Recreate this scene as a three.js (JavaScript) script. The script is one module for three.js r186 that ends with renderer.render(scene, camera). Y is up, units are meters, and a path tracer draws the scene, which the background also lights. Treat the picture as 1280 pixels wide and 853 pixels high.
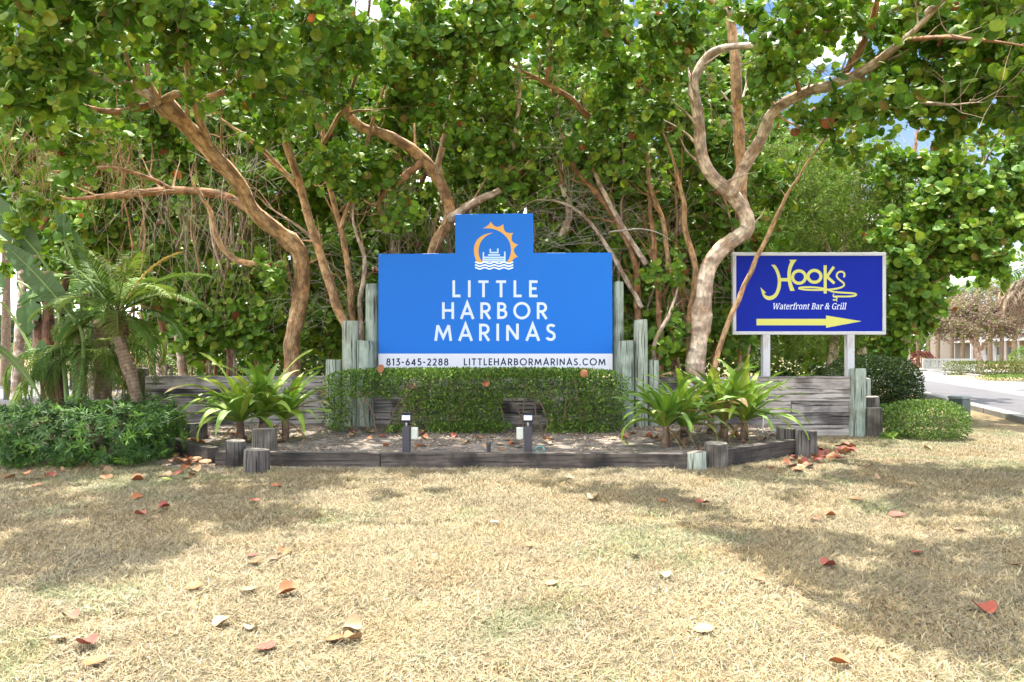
import * as THREE from 'three';
import { mergeGeometries } from 'three/addons/utils/BufferGeometryUtils.js';
import { RoundedBoxGeometry } from 'three/addons/geometries/RoundedBoxGeometry.js';

// ---------------------------------------------------------------- camera, sky, sun, exposure
const scene = new THREE.Scene();
const EYE = 1.34, F = 853, CX = 640, HY = 440;            // eye height; focal length, centre and horizon of the picture in its pixels
const camera = new THREE.PerspectiveCamera(2 * Math.atan(HY / F) * 180 / Math.PI, 1280 / (2 * HY), 0.05, 900);
camera.position.set(0, EYE, 0);
camera.lookAt(0, EYE, -10);
camera.setViewOffset(1280, 2 * HY, 0, 0, 1280, 853);
camera.updateProjectionMatrix();
const renderer = new THREE.WebGLRenderer({ antialias: true });
renderer.setSize(1280, 853);
renderer.toneMapping = THREE.LinearToneMapping;
renderer.toneMappingExposure = 7.0;
renderer.shadowMap.enabled = true;
const SUN = new THREE.Vector3(-0.06, 1, -0.30).normalize();
const sun = new THREE.DirectionalLight(new THREE.Color(1, 0.95, 0.86), 2.3);
sun.position.copy(SUN).multiplyScalar(60); sun.target.position.set(0, 0, -8);
sun.position.add(sun.target.position);
sun.castShadow = true; sun.shadow.mapSize.set(4096, 4096); sun.shadow.radius = 1;
Object.assign(sun.shadow.camera, { left: -40, right: 60, top: 40, bottom: -90, near: 1, far: 200 });
scene.add(sun, sun.target);

// ---------------------------------------------------------------- random numbers and noise
function RNG(seed) { let a = seed >>> 0; return () => { a = (a + 0x6D2B79F5) >>> 0; let t = Math.imul(a ^ (a >>> 15), 1 | a); t = (t + Math.imul(t ^ (t >>> 7), 61 | t)) ^ t; return ((t ^ (t >>> 14)) >>> 0) / 4294967296; }; }
function hash(x, y, z) { let h = Math.imul(x, 374761393) + Math.imul(y, 668265263) + Math.imul(z, 1274126177); h = Math.imul(h ^ (h >>> 13), 1274126177); return ((h ^ (h >>> 16)) >>> 0) / 4294967296; }
const sm = t => t * t * (3 - 2 * t), mix = (a, b, t) => a + (b - a) * t, cl = (x, a = 0, b = 1) => Math.min(b, Math.max(a, x));
function noise(x, y, px = 0, py = 0, s = 0) {              // value noise, periodic when px, py are given
  const i = Math.floor(x), j = Math.floor(y), u = sm(x - i), v = sm(y - j), w = (k, p) => p ? ((k % p) + p) % p : k;
  return mix(mix(hash(w(i, px), w(j, py), s), hash(w(i + 1, px), w(j, py), s), u), mix(hash(w(i, px), w(j + 1, py), s), hash(w(i + 1, px), w(j + 1, py), s), u), v);
}
function fbm(x, y, oct = 4, px = 0, py = 0, s = 0) { let a = 0, w = .5, t = 0; for (let k = 0; k < oct; k++) { a += w * noise(x, y, px, py, s + k); t += w; w *= .5; x *= 2; y *= 2; px *= 2; py *= 2; } return a / t; }
const V = (x, y, z) => new THREE.Vector3(x, y, z);
const P = (px, py, d) => V((px - CX) / F * d, EYE + (HY - py) / F * d, -d);
const proj = p => { const d = -p.z; return [CX + p.x / d * F, HY - (p.y - EYE) / d * F, d]; };
const GD = py => EYE * F / (py - HY);                      // how far away the ground is at a picture row
const G = (px, py) => { const d = GD(py); return V((px - CX) / F * d, 0, -d); };

// ---------------------------------------------------------------- sky
{
  const CLOUD = [51, 21], w = 1024, h = 512, data = new Float32Array(w * h * 4);
  for (let j = 0; j < h; j++) for (let i = 0; i < w; i++) {
    const el = ((j + .5) / h - .5) * Math.PI, az = ((i + .5) / w - .5) * 2 * Math.PI;
    const y = Math.sin(el), c = Math.cos(el), dx = c * Math.cos(az), dz = c * Math.sin(az);
    const t = Math.pow(cl(y), .5), hz = Math.exp(-Math.max(y, 0) * 7);
    let r = mix(.030, .013, t) + .30 * hz, g = mix(.075, .046, t) + .28 * hz, b = mix(.145, .115, t) + .24 * hz;
    const mu = Math.max(0, dx * SUN.x + y * SUN.y + dz * SUN.z), glow = .35 * Math.pow(mu, 40) + .10 * Math.pow(mu, 6);
    r += glow; g += glow * .96; b += glow * .9;
    if (y > 0.005) {                                       // scattered fair-weather cloud, on a plane overhead
      const k = 1 / (y + .12), n = fbm(dx * k * 1.3 + CLOUD[0], dz * k * 1.3 + CLOUD[1], 6, 0, 0, 5), cov = cl((n - .46) / .14);
      const cc = sm(cov) * .85, lum = .95 + .5 * fbm(dx * k * 3, dz * k * 3, 4, 0, 0, 9);
      r = mix(r, lum, cc); g = mix(g, lum * 1.0, cc); b = mix(b, lum * 1.02, cc);
    }
    if (y < 0) { r = .22; g = .2; b = .13; }
    const o = (j * w + i) * 4; data[o] = r; data[o + 1] = g; data[o + 2] = b; data[o + 3] = 1;
  }
  const tex = new THREE.DataTexture(data, w, h, THREE.RGBAFormat, THREE.FloatType);
  tex.mapping = THREE.EquirectangularReflectionMapping; tex.magFilter = THREE.LinearFilter; tex.minFilter = THREE.LinearFilter; tex.needsUpdate = true;
  scene.background = tex; scene.environment = tex;
}

// ---------------------------------------------------------------- textures and materials
function tex(n, m, fn, srgb = true, rx = 1, ry = 1) {      // fn(u, v) -> [r, g, b] in 0..1
  const d = new Uint8Array(n * m * 4);
  for (let j = 0; j < m; j++) for (let i = 0; i < n; i++) { const c = fn(i / n, j / m), o = (j * n + i) * 4; d[o] = cl(c[0]) * 255; d[o + 1] = cl(c[1]) * 255; d[o + 2] = cl(c[2]) * 255; d[o + 3] = 255; }
  const t = new THREE.DataTexture(d, n, m, THREE.RGBAFormat); t.wrapS = t.wrapT = THREE.RepeatWrapping; t.magFilter = THREE.LinearFilter; t.minFilter = THREE.LinearMipmapLinearFilter; t.generateMipmaps = true;
  if (srgb) t.colorSpace = THREE.SRGBColorSpace; t.repeat.set(rx, ry); t.needsUpdate = true; return t;
}
const lerp3 = (a, b, t) => [mix(a[0], b[0], t), mix(a[1], b[1], t), mix(a[2], b[2], t)];
const grey = v => [v, v, v];
const mat = (o) => new THREE.MeshStandardMaterial({ roughness: .85, ...o });
const lin = (r, g, b) => new THREE.Color().setRGB(r, g, b);

// bark: smooth tan-grey with orange-brown patches where plates came off (u, v in units of the tube)
const barkHeight = (u, v) => .6 * fbm(u * 8, v * 10, 5, 8, 10, 3) + .4 * fbm(u * 24, v * 6, 3, 24, 6, 8);
function barkTex(light, dark, patch, seed) {
  return tex(256, 512, (u, v) => {
    const a = fbm(u * 6, v * 6, 5, 6, 6, seed), b = fbm(u * 4, v * 5, 4, 4, 5, seed + 20), s = fbm(u * 30, v * 14, 3, 30, 14, seed + 40);
    let c = lerp3(dark, light, cl(a * 1.7 - .35)); c = lerp3(c, patch, cl((b - .5) * 5) * .8); const pl = fbm(u * 5, v * 9, 4, 5, 9, seed + 60), sc = fbm(u * 4, v * 14, 5, 4, 14, seed + 70); c = lerp3(c, light.map(q => Math.min(1, q * 1.22)), cl((pl - .52) * 6) * .5); c = lerp3(c, dark.map(q => q * .7), cl((sc - .60) * 7) * .45);
    const k = .72 + .5 * s; return [c[0] * k, c[1] * k, c[2] * k];
  });
}
const barkBump = tex(256, 512, (u, v) => grey(barkHeight(u, v)), false);
const M = {};
M.barkTan = mat({ map: barkTex([0.74, 0.61, 0.46], [0.48, 0.36, 0.25], [0.64, 0.42, 0.23], 1), bumpMap: barkBump, bumpScale: .012 });
M.barkGrey = mat({ map: barkTex([0.83, 0.75, 0.67], [0.61, 0.52, 0.45], [0.64, 0.48, 0.35], 2), bumpMap: barkBump, bumpScale: .012 });
M.barkRed = mat({ map: barkTex([0.66, 0.51, 0.37], [0.44, 0.31, 0.21], [0.59, 0.37, 0.21], 4), bumpMap: barkBump, bumpScale: .012 });
M.barkDark = M.barkGrey;
M.twig = mat({ color: lin(.20, .14, .085) });
M.deadTwig = mat({ color: lin(.30, .24, .17) });
M.greyTwig = mat({ color: lin(.42, .37, .32) });

// leaves: midrib and side veins on a plain blade, tinted per leaf
const leafMap = tex(128, 128, (u, v) => {
  const x = (u - .5) * 2, y = v, m = Math.exp(-(x * x) / .0012), q = (y * 5 - Math.abs(x) * 2.2), f = q - Math.floor(q), side = Math.exp(-((f - .5) ** 2) / .006) * cl(1.1 - Math.abs(x));
  const n = .86 + .22 * fbm(u * 6, v * 6, 4, 6, 6, 11), k = .55 * m + .28 * side;
  return lerp3([.86 * n, .88 * n, .86 * n], [1, 1, .86], k);
});
const leafMat = o => new THREE.MeshPhysicalMaterial({ side: THREE.DoubleSide, roughness: .6, specularIntensity: .4, transmission: .5, thickness: 0, map: leafMap, ...o });
M.leaf = leafMat({});
M.smallLeaf = new THREE.MeshPhysicalMaterial({ side: THREE.DoubleSide, roughness: .6, specularIntensity: .4, transmission: .5, thickness: 0 });
const GREENS = [[0.197, 0.364, 0.024], [0.249, 0.426, 0.028], [0.151, 0.308, 0.024], [0.325, 0.482, 0.034], [0.174, 0.347, 0.036], [0.418, 0.532, 0.045], [0.110, 0.241, 0.024], [0.394, 0.437, 0.055], [0.360, 0.240, 0.050], [0.400, 0.120, 0.030]];
const GREENW = [.19, .19, .14, .14, .10, .12, .05, .05, .012, .008];
function pick(rnd, w) { let t = rnd(), k = 0; while (k < w.length - 1 && (t -= w[k]) > 0) k++; return k; }
M.leafTone = GREENS.map(c => leafMat({ color: lin(...c) }));

// weathered timber, grain along u
const grain = (u, v, s) => .55 * fbm(u * 4, v * 40, 4, 4, 40, s) + .45 * fbm(u * 10, v * 12, 4, 10, 12, s + 9);
function woodTex(light, dark, stain, s, amt) {
  return tex(512, 256, (u, v) => { const g = grain(u, v, s), st = cl((fbm(u * 5, v * 3, 5, 5, 3, s + 30) - .5) * 4) * amt, cr = cl((fbm(u * 3, v * 50, 3, 3, 50, s + 60) - .60) * 7); let c = lerp3(dark, light, cl(g * 1.9 - .45)); c = lerp3(c, stain, st); return c.map(q => q * (1 - .6 * cr)); });
}
const woodBump = tex(512, 256, (u, v) => grey(grain(u, v, 3)), false);
const wood = (l, d, st, s, a, o = {}) => mat({ map: woodTex(l, d, st, s, a), bumpMap: woodBump, bumpScale: .006, roughness: .9, ...o });
M.plank = [wood([.70, .67, .65], [.48, .46, .45], [.27, .25, .24], 1, .8), wood([.76, .73, .70], [.54, .51, .49], [.31, .28, .27], 2, .65), wood([.64, .61, .60], [.42, .40, .39], [.23, .21, .20], 5, .95)];
M.plankDark = [wood([.37, .335, .305], [.215, .19, .17], [.12, .105, .095], 7, .95), wood([.42, .38, .345], [.24, .215, .195], [.13, .115, .105], 9, .9)];
M.postGreen = [wood([.66, .70, .65], [.46, .51, .46], [.38, .38, .32], 11, .6), wood([.70, .73, .68], [.52, .55, .49], [.42, .41, .35], 13, .5)];
M.postDark = [wood([.44, .42, .40], [.25, .23, .21], [.14, .12, .11], 15, .8), wood([.50, .48, .44], [.30, .28, .25], [.18, .16, .13], 17, .7)];
M.logTop = mat({ map: tex(128, 128, (u, v) => { const x = u - .5, y = v - .5, r = Math.hypot(x, y), n = fbm(u * 7, v * 7, 4, 7, 7, 4), ring = .5 + .5 * Math.sin(r * 90 + n * 8), c = .30 + .14 * n + .07 * ring; return [c * 1.08, c, c * .92]; }), roughness: .95 });

// ---------------------------------------------------------------- scene graph helpers
const used = new Map();
function numbered(name) { const n = used.get(name) ?? 0; used.set(name, n + 1); return n ? `${name}_${String(n).padStart(3, '0')}` : name; }
function tag(o, label, category, group, kind) { if (label) o.userData.label = label; if (category) o.userData.category = category; if (group) o.userData.group = group; if (kind) o.userData.kind = kind; return o; }
function shadows(o) { o.traverse(m => { if (m.isMesh) { m.castShadow = true; m.receiveShadow = true; } }); return o; }
function thing(name, pos, label, category, group) { const o = new THREE.Group(); o.name = numbered(name); o.position.copy(pos); scene.add(o); return tag(o, label, category, group); }
function part(name, geo, material, parent, pos, kind) { const m = new THREE.Mesh(geo, material); m.name = name; if (pos) m.position.copy(pos); parent.add(m); if (kind) m.userData.kind = kind; return m; }
function solo(name, geo, material, pos, label, category, group, kind) { const m = new THREE.Mesh(geo, material); m.name = numbered(name); if (pos) m.position.copy(pos); scene.add(m); return tag(m, label, category, group, kind); }
function structure(name, geo, material, label) { const m = new THREE.Mesh(geo, material); m.name = numbered(name); scene.add(m); m.userData.kind = 'structure'; if (label) m.userData.label = label; return m; }
function copyOf(o, pos, turn, label, scale = 1) { const c = o.clone(); c.name = numbered(o.name.replace(/_\d{3}$/, '')); c.position.copy(pos); c.rotation.y = turn; c.scale.multiplyScalar(scale); scene.add(c); c.userData = { ...o.userData }; if (label) c.userData.label = label; return c; }
function geoFrom(pos, uv, idx, col) { const g = new THREE.BufferGeometry(); g.setAttribute('position', new THREE.Float32BufferAttribute(pos, 3)); if (uv) g.setAttribute('uv', new THREE.Float32BufferAttribute(uv, 2)); if (col) g.setAttribute('color', new THREE.Float32BufferAttribute(col, 3)); g.setIndex(idx); g.computeVertexNormals(); return g; }
function instances(name, geo, material, list, parent, kind = 'stuff') {  // list of [Matrix4, Color]
  const m = new THREE.InstancedMesh(geo, material, list.length); m.name = name;
  list.forEach(([x, c], i) => { m.setMatrixAt(i, x); if (c) m.setColorAt(i, c); });
  m.userData.kind = kind; parent.add(m); return m;
}

// a tapered tube along points, wobbling a little like a grown limb; uv: once round per ~0.5 m
function tube(pts, radii, sides = 10, wob = 0, seed = 1, cap = true) {
  const pos = [], uv = [], idx = [], n = pts.length; let nrm = null, len = 0;
  if (radii.length !== n) { const q = radii, L = q.length - 1; radii = Array.from({ length: n }, (_, i) => { const f = i / Math.max(1, n - 1) * L, k = Math.min(L - 1, Math.floor(f)); return q[k] + (q[k + 1] - q[k]) * (f - k); }); }
  const rA = radii.reduce((a, b) => a + b) / n, ur = Math.max(1, Math.round(2 * Math.PI * rA / .5));
  for (let i = 0; i < n; i++) {
    const t = V().subVectors(pts[Math.min(i + 1, n - 1)], pts[Math.max(i - 1, 0)]).normalize();
    if (!nrm) { nrm = Math.abs(t.y) < .9 ? V(0, 1, 0) : V(1, 0, 0); }
    nrm.addScaledVector(t, -nrm.dot(t)).normalize();
    const b = V().crossVectors(t, nrm); if (i) len += pts[i].distanceTo(pts[i - 1]);
    for (let k = 0; k <= sides; k++) {
      const a = k / sides * 2 * Math.PI, kk = k % sides;
      const r = radii[i] * (1 + wob * (noise(kk / sides * 3 + seed * 7, len * 5 + seed, 0, 0, seed) - .5 + .6 * (noise(kk * 1.3 + seed, len * 14, 0, 0, seed + 5) - .5)));
      pos.push(pts[i].x + (nrm.x * Math.cos(a) + b.x * Math.sin(a)) * r, pts[i].y + (nrm.y * Math.cos(a) + b.y * Math.sin(a)) * r, pts[i].z + (nrm.z * Math.cos(a) + b.z * Math.sin(a)) * r);
      uv.push(k / sides * ur, len / 1.1 + seed * .37);
    }
  }
  const s = sides + 1;
  for (let i = 0; i < n - 1; i++) for (let k = 0; k < sides; k++) { const a = i * s + k; idx.push(a, a + s, a + 1, a + 1, a + s, a + s + 1); }
  if (cap) for (const [i, f] of [[0, 0], [n - 1, 1]]) { const c = pos.length / 3; pos.push(pts[i].x, pts[i].y, pts[i].z); uv.push(0, 0); for (let k = 0; k < sides; k++) f ? idx.push(i * s + k, c, i * s + k + 1) : idx.push(i * s + k, i * s + k + 1, c); }
  return geoFrom(pos, uv, idx);
}
function curve(pts, step = .12) { const c = new THREE.CatmullRomCurve3(pts, false, 'centripetal'); return c.getSpacedPoints(Math.max(2, Math.ceil(c.getLength() / step))); }
const ramp = (n, a, b) => Array.from({ length: n }, (_, i) => mix(a, b, i / Math.max(1, n - 1)));
function loose(list) { return mergeGeometries(list.map(g => g.index ? g : g), false); }

// leaf blades: base at the origin, along +y, facing +z, one unit long
function roundLeaf(w, cup, fold, seed) {
  const r = RNG(seed), pos = [0, .1, 0], uv = [.5, .1], idx = [], n = 14;
  pos.push(0, .52, -cup * .4); uv.push(.5, .5);
  for (let k = 0; k <= n; k++) {
    const a = -Math.PI / 2 + .22 + (2 * Math.PI - .44) * k / n, x = Math.cos(a) * .5 * w * (1 + .05 * (r() - .5)), y = .5 + Math.sin(a) * .5 * (1 + .05 * (r() - .5));
    pos.push(x, y, cup * (x * x * 2.2 + (y - .5) ** 2 * 1.2) + fold * Math.abs(x) + .09 * (r() - .5)); uv.push(.5 + x, y);
  }
  for (let k = 0; k < n; k++) idx.push(1, k + 2, k + 3);
  idx.push(0, 1, n + 2, 0, 2, 1);
  return geoFrom(pos, uv, idx);
}
const ROUND = [roundLeaf(1.08, .25, .1, 1), roundLeaf(1.15, -.2, .12, 2), roundLeaf(1.0, .3, .3, 3), roundLeaf(.92, .55, .05, 4), roundLeaf(1.05, -.35, .4, 5)];
function ovalLeaf(w, bend) {
  const pos = [0, 0, 0], uv = [.5, 0], idx = [], ys = [.25, .55, .82], ws = [.8, 1, .6];
  ys.forEach((y, i) => { const z = -bend * y * y; pos.push(-w / 2 * ws[i], y, z + .08 * w, 0, y, z - .02, w / 2 * ws[i], y, z + .08 * w); uv.push(0, y, .5, y, 1, y); });
  pos.push(0, 1, -bend); uv.push(.5, 1);
  idx.push(0, 2, 1, 0, 3, 2);
  for (let i = 0; i < 2; i++) { const a = 1 + i * 3; idx.push(a, a + 1, a + 3, a + 1, a + 4, a + 3, a + 1, a + 2, a + 4, a + 2, a + 5, a + 4); }
  idx.push(7, 8, 10, 8, 9, 10);
  return geoFrom(pos, uv, idx);
}
const OVAL = ovalLeaf(.5, .15), NARROW = ovalLeaf(.2, .25);
const _x = V(), _y = V(), _z = V();
function place(p, dir, nrm, s) {                            // matrix for a leaf at p growing along dir, facing nrm
  _y.copy(dir).normalize(); _z.copy(nrm).addScaledVector(_y, -nrm.dot(_y)).normalize(); _x.crossVectors(_y, _z);
  return new THREE.Matrix4().makeBasis(_x, _y, _z).scale(V(s, s, s)).setPosition(p);
}
const rv = r => { let v; do v = V(r() * 2 - 1, r() * 2 - 1, r() * 2 - 1); while (v.lengthSq() > 1 || v.lengthSq() < .01); return v; };

// ---------------------------------------------------------------- places kept free of leaves: the boards, the limbs that the photograph shows bare
const LIMBS_BARE = [];                                      // [point, picture radius]
function blocked(p) {
  const [x, y, d] = proj(p);
  if (d < .5) return false;
  if (x > 458 && x < 780 && y > 300 && y < 480 && d < 11.2) return true;
  if (x > 556 && x < 680 && y > 255 && y < 480 && d < 11.2) return true;
  if (x > 925 && x < 1118 && y > 308 && y < 475 && d < 11.6) return true;
  for (const [bx, by, br, bd] of LIMBS_BARE) if (d < bd && (x - bx) ** 2 + (y - by) ** 2 < br * br) return true;
  return false;
}

const overSign = p => { const [x, y, d] = proj(p); return d < 11.7 && ((x > 466 && x < 772 && y > 310 && y < 480) || (x > 562 && x < 674 && y > 262 && y < 480) || (x > 915 && x < 1112 && y > 312 && y < 475)); };

// ---------------------------------------------------------------- a tree: limbs along given paths, branches grown out to leaf clusters, leaves on twigs
const leafCol = GREENS.map(c => lin(...c));
const w = (x, h, d, r, n) => [CX + x / d * F, HY - (h - EYE) / d * F, d, r, n];   // a clump given by metres
function tree(o) {
  const r = RNG(o.seed), p0 = P(...o.limbs[0].pts[0]), base = V(p0.x, 0, p0.z);
  const root = thing(o.name, base, o.label, o.category ?? 'tree', o.group), nodes = [], sideGeo = [];
  o.limbs.forEach((L, li) => {
    let pts = L.pts.map(q => P(...q).sub(base));
    if (L.rooted || !li) pts.unshift(V(pts[0].x, -.1, pts[0].z));
    const c = curve(pts, .09), n = c.length;
    for (let i = 1; i < n - 1; i++) { const w = (L.kink ?? .012); c[i].x += (noise(i * .35, li + o.seed) - .5) * w * 2; c[i].y += (noise(i * .35, li + 40 + o.seed) - .5) * w; c[i].z += (noise(i * .35, li + 80 + o.seed) - .5) * w * 2; }
    const rad = ramp(n, L.r[0], L.r[1]);
    if (L.rooted || !li) for (let i = 0; i < Math.min(n, 5); i++) rad[i] *= 1 + .10 * (5 - i) / 5;
    if (L.r[1] < .055) for (let i = 0; i < n; i++) rad[i] *= mix(1, .3, cl((i / (n - 1) - .7) / .3));
    for (const k of L.knots ?? []) { const i0 = Math.round(k * (n - 1)); for (let i = 0; i < n; i++) rad[i] *= 1 + .28 * Math.exp(-((i - i0) ** 2) / 1.8); }
    part(li ? 'limb' : 'trunk', tube(c, rad, L.r[0] > .05 ? 14 : 8, .28, o.seed + li * 3), L.m ?? o.bark, root);
    const LL = c.length * .09, K = Math.round(LL * (o.side ?? 1.6)) + (L.r[1] < .06 ? 3 : 2);   // smaller branches off its sides and its end
    for (let k = 0; k < K; k++) {
      const i = k < 3 ? n - 1 - k : Math.min(n - 1, Math.floor(mix(.35, 1, r()) * n)), q = c[i]; if (q.y < .9) continue;
      const tg = c[Math.min(n - 1, i + 1)].clone().sub(c[Math.max(0, i - 1)]).normalize(), dir = tg.multiplyScalar(k < 3 ? 1.0 : .5).add(rv(r).multiplyScalar(k < 3 ? .6 : 1)).add(V(0, .3, 0)).normalize(), len = .35 + .95 * r(), bp = [q.clone()];
      for (let j = 1; j < 6; j++) { dir.addScaledVector(rv(r), .38).add(V(0, .07, 0)).normalize(); bp.push(bp[j - 1].clone().addScaledVector(dir, len / 5)); }
      if (bp.some(b => overSign(b.clone().add(base)))) continue;
      const r0 = Math.min(rad[i] * (k < 3 ? .85 : .38), .03); sideGeo.push(tube(curve(bp, .1), [r0, r0 * .6, r0 * .35, .003], 6, .25, k + li)); bp.forEach((b, j) => { if (j && b.y > 1.4) nodes.push([b, Math.max(.006, r0 * (1 - j / 6))]); });
      if (len > .7) { const b = bp[3], e = b.clone().addScaledVector(rv(r), .3).add(V(0, .12, 0)); if (!overSign(e.clone().add(base))) sideGeo.push(tube([b, b.clone().lerp(e, .5).addScaledVector(rv(r), .04), e], [r0 * .4, r0 * .3, .002], 5, 0, 1)); }
    }
    if (!L.bareOnly) c.forEach((p, i) => { if (p.y > (o.branchFrom ?? 1.2)) nodes.push([p, rad[i]]); });
  });
  if (sideGeo.length) part('branches', mergeGeometries(sideGeo), o.bark, root, null, 'stuff');
  // cluster points
  const cl0 = [];
  for (const [px, py, d, rr, n, sq = .8] of o.clumps) {
    const c = P(px, py, d).sub(base), R = rr;
    for (let k = 0; k < n; k++) {
      const v = rv(r); v.multiplyScalar((.45 + .55 * r()) / Math.max(.5, v.length()) * v.length()); v.y *= sq;
      const p = c.clone().addScaledVector(v, R);
      if (p.y < (o.floor ?? .5) || blocked(p.clone().add(base))) continue;
      cl0.push([p, v]);
    }
  }
  const twigs = [], leaves = [];
  const near = p => { let b = null, bd = 1e9; for (const q of nodes) { const dd = q[0].distanceToSquared(p) + (q[0].y > p.y ? .15 : 0); if (dd < bd) { bd = dd; b = q; } } return [b, Math.sqrt(bd)]; };
  for (const q of cl0) q[2] = near(q[0])[1];
  cl0.sort((a, b) => a[2] - b[2]);
  for (const [p, v] of cl0) {
    const [q] = near(p), len = q[0].distanceTo(p), m = q[0].clone().lerp(p, .5).addScaledVector(rv(r), len * .14); m.y += len * .06;
    const c = curve([q[0].clone(), m, p], Math.max(.1, len / 6)), ra = Math.min(q[1] * .6, .006 + .009 * len), rad = ramp(c.length, ra, .0045);
    if (!c.some((s, i) => i > 1 && blocked(s.clone().add(base)))) twigs.push(tube(c, rad, 5, 0, 1, false));
    c.forEach((s, i) => { if (i) nodes.push([s, rad[i]]); });
    const K = o.twigs ?? 4;
    for (let k = 0; k < K; k++) {
      const dir = rv(r).normalize().addScaledVector(v, .7).add(V(0, .25 + (o.hang ?? 0), 0)).normalize(), tl = (o.twigLen ?? .42) * (.6 + .6 * r());
      const tip = p.clone().addScaledVector(dir, tl); tip.y -= (o.droop ?? .05) * tl;
      if (k < 3) twigs.push(tube([p, p.clone().lerp(tip, .5).addScaledVector(rv(r), .02), tip], [.0045, .0035, .002], 3, 0, 1, false));
      const N = o.perTwig ?? 8;
      for (let i = 0; i < N; i++) {
        const t = (i + .6) / N, s = p.clone().lerp(tip, t).addScaledVector(rv(r), .02), side = rv(r).addScaledVector(dir, .25).normalize();
        const sz = (o.leaf ?? .14) * (.52 + .68 * r()) * (t > .85 ? .75 : 1);
        const up = o.face ?? .42, nrm = rv(r).multiplyScalar(.75).add(V(0, up, 0)).add(V(0, 0, .7)).addScaledVector(v, .3);
        const w = s.clone().addScaledVector(side, sz * .12).add(base);
        if (w.y < .12 || blocked(w) || blocked(w.clone().addScaledVector(side, sz))) continue;
        if (o.cut && o.cut(w)) continue;
        leaves.push([w.sub(base), side.clone().add(V(0, -(o.hangLeaf ?? .1), 0)), nrm, sz, pick(r, o.tones ?? GREENW)]);
      }
    }
  }
  for (const D of o.dead ?? []) {                           // dry twigs: [px, py, d, spread, count, length, lean]
    const c = P(...D.at).sub(base), list = [];
    for (let k = 0; k < D.n; k++) {
      const s = c.clone().add(V((r() - .5) * D.w, (r() - .5) * D.h, (r() - .5) * (D.dp ?? .8))), L = D.len * (.4 + .9 * r()), dir = V((r() - .5) * 1.2 + (D.lean ?? 0), D.up ?? -.9, (r() - .5) * .6).addScaledVector(rv(r), .5).normalize();
      const pts = [s]; for (let i = 1; i < 5; i++) { dir.addScaledVector(rv(r), .22); dir.y -= .08 * (D.sag ?? 1); dir.normalize(); pts.push(pts[i - 1].clone().addScaledVector(dir, L / 4)); }
      if (pts.some(q => blocked(q.clone().add(base)) || q.y < .02)) continue;
      list.push(tube(pts, ramp(5, D.r ?? .005, .0015), 4, 0, 1, false));
    }
    if (list.length) part('dry_twigs', mergeGeometries(list), D.m ?? M.deadTwig, root, null, 'stuff');
  }
  if (twigs.length) part('twigs', mergeGeometries(twigs), o.twigMat ?? M.twig, root, null, 'stuff');
  // the leaves that show largest are parts of their own, the rest one mass
  const geos = o.geos ?? ROUND, many = o.own ?? 0;
  if (many) {
    for (const L of leaves) { const [x, y, d] = proj(L[0].clone().add(base)); L[5] = (x > -10 && x < 1290 && y > -10 && y < 860) ? L[3] / d : 0; }
    leaves.sort((a, b) => b[5] - a[5]);
  }
  const rest = geos.map(() => []);
  leaves.forEach(([p, d, n, s, t], i) => {
    const g = i % geos.length, x = place(p, d, n, s);
    if (i < many) { const m = part('leaf', geos[g], M.leafTone[t], root); m.matrix.copy(x); m.matrix.decompose(m.position, m.quaternion, m.scale); }
    else { const c = (o.cols ?? leafCol)[t].clone().multiplyScalar(.8 + .4 * r()); rest[g].push([x, c]); }
  });
  rest.forEach((l, g) => { if (l.length) instances('crown', geos[g], o.leafMat ?? M.leaf, l, root); });
  return root;
}

// ---------------------------------------------------------------- the setting: lawn, bed, road
const BED = [[-4.72, -9.38], [-3.50, -8.22], [-3.0, -8.0], [2.1, -7.9], [2.45, -7.98], [3.62, -8.92], [4.0, -10.7], [-5.6, -10.7]];
function inside(poly, x, z) { let c = false; for (let i = 0, j = poly.length - 1; i < poly.length; j = i++) { const [xi, zi] = poly[i], [xj, zj] = poly[j]; if ((zi > z) !== (zj > z) && x < (xj - xi) * (z - zi) / (zj - zi) + xi) c = !c; } return c; }
function edgeDist(poly, x, z) { let b = 1e9; for (let i = 0, j = poly.length - 1; i < poly.length; j = i++) { const [xi, zi] = poly[i], [xj, zj] = poly[j], dx = xj - xi, dz = zj - zi, t = cl(((x - xi) * dx + (z - zi) * dz) / (dx * dx + dz * dz)); b = Math.min(b, Math.hypot(x - xi - dx * t, z - zi - dz * t)); } return b; }
const bedHeight = (x, z) => .12 + .075 * cl((-z - 8) / 2.4) + .035 * (fbm(x * 1.7 + 20, z * 1.7 + 50, 4, 0, 0, 3) - .5);
// bare dirt in front of the edging and under the shrubs: a ragged strip
const dirtAt = (x, z) => { const e = inside(BED, x, z) ? -1 : edgeDist(BED, x, z); const w = .10 + .30 * fbm(x * 1.1 + 7, z * 1.1 + 3, 3, 0, 0, 8) + (x < -3.2 && z < -7.5 ? .35 : 0); return z < -7.2 && z > -11.2 && x > -5.6 && x < 4.4 && e < w * (z < -8.9 ? 1.4 : 1); };
const greenAt = (x, z) => cl((fbm(x * .9 + 3, z * .9 + 9, 4, 0, 0, 2) - .52) * 3.2 + .06 + .9 * cl((fbm(x * 2.7 + 11, z * 2.7 + 5, 3, 0, 0, 21) - .60) * 7) + .30 * cl((-z - 6.2) / 3) * (Math.abs(x) > 2 ? 1 : .3));

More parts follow.
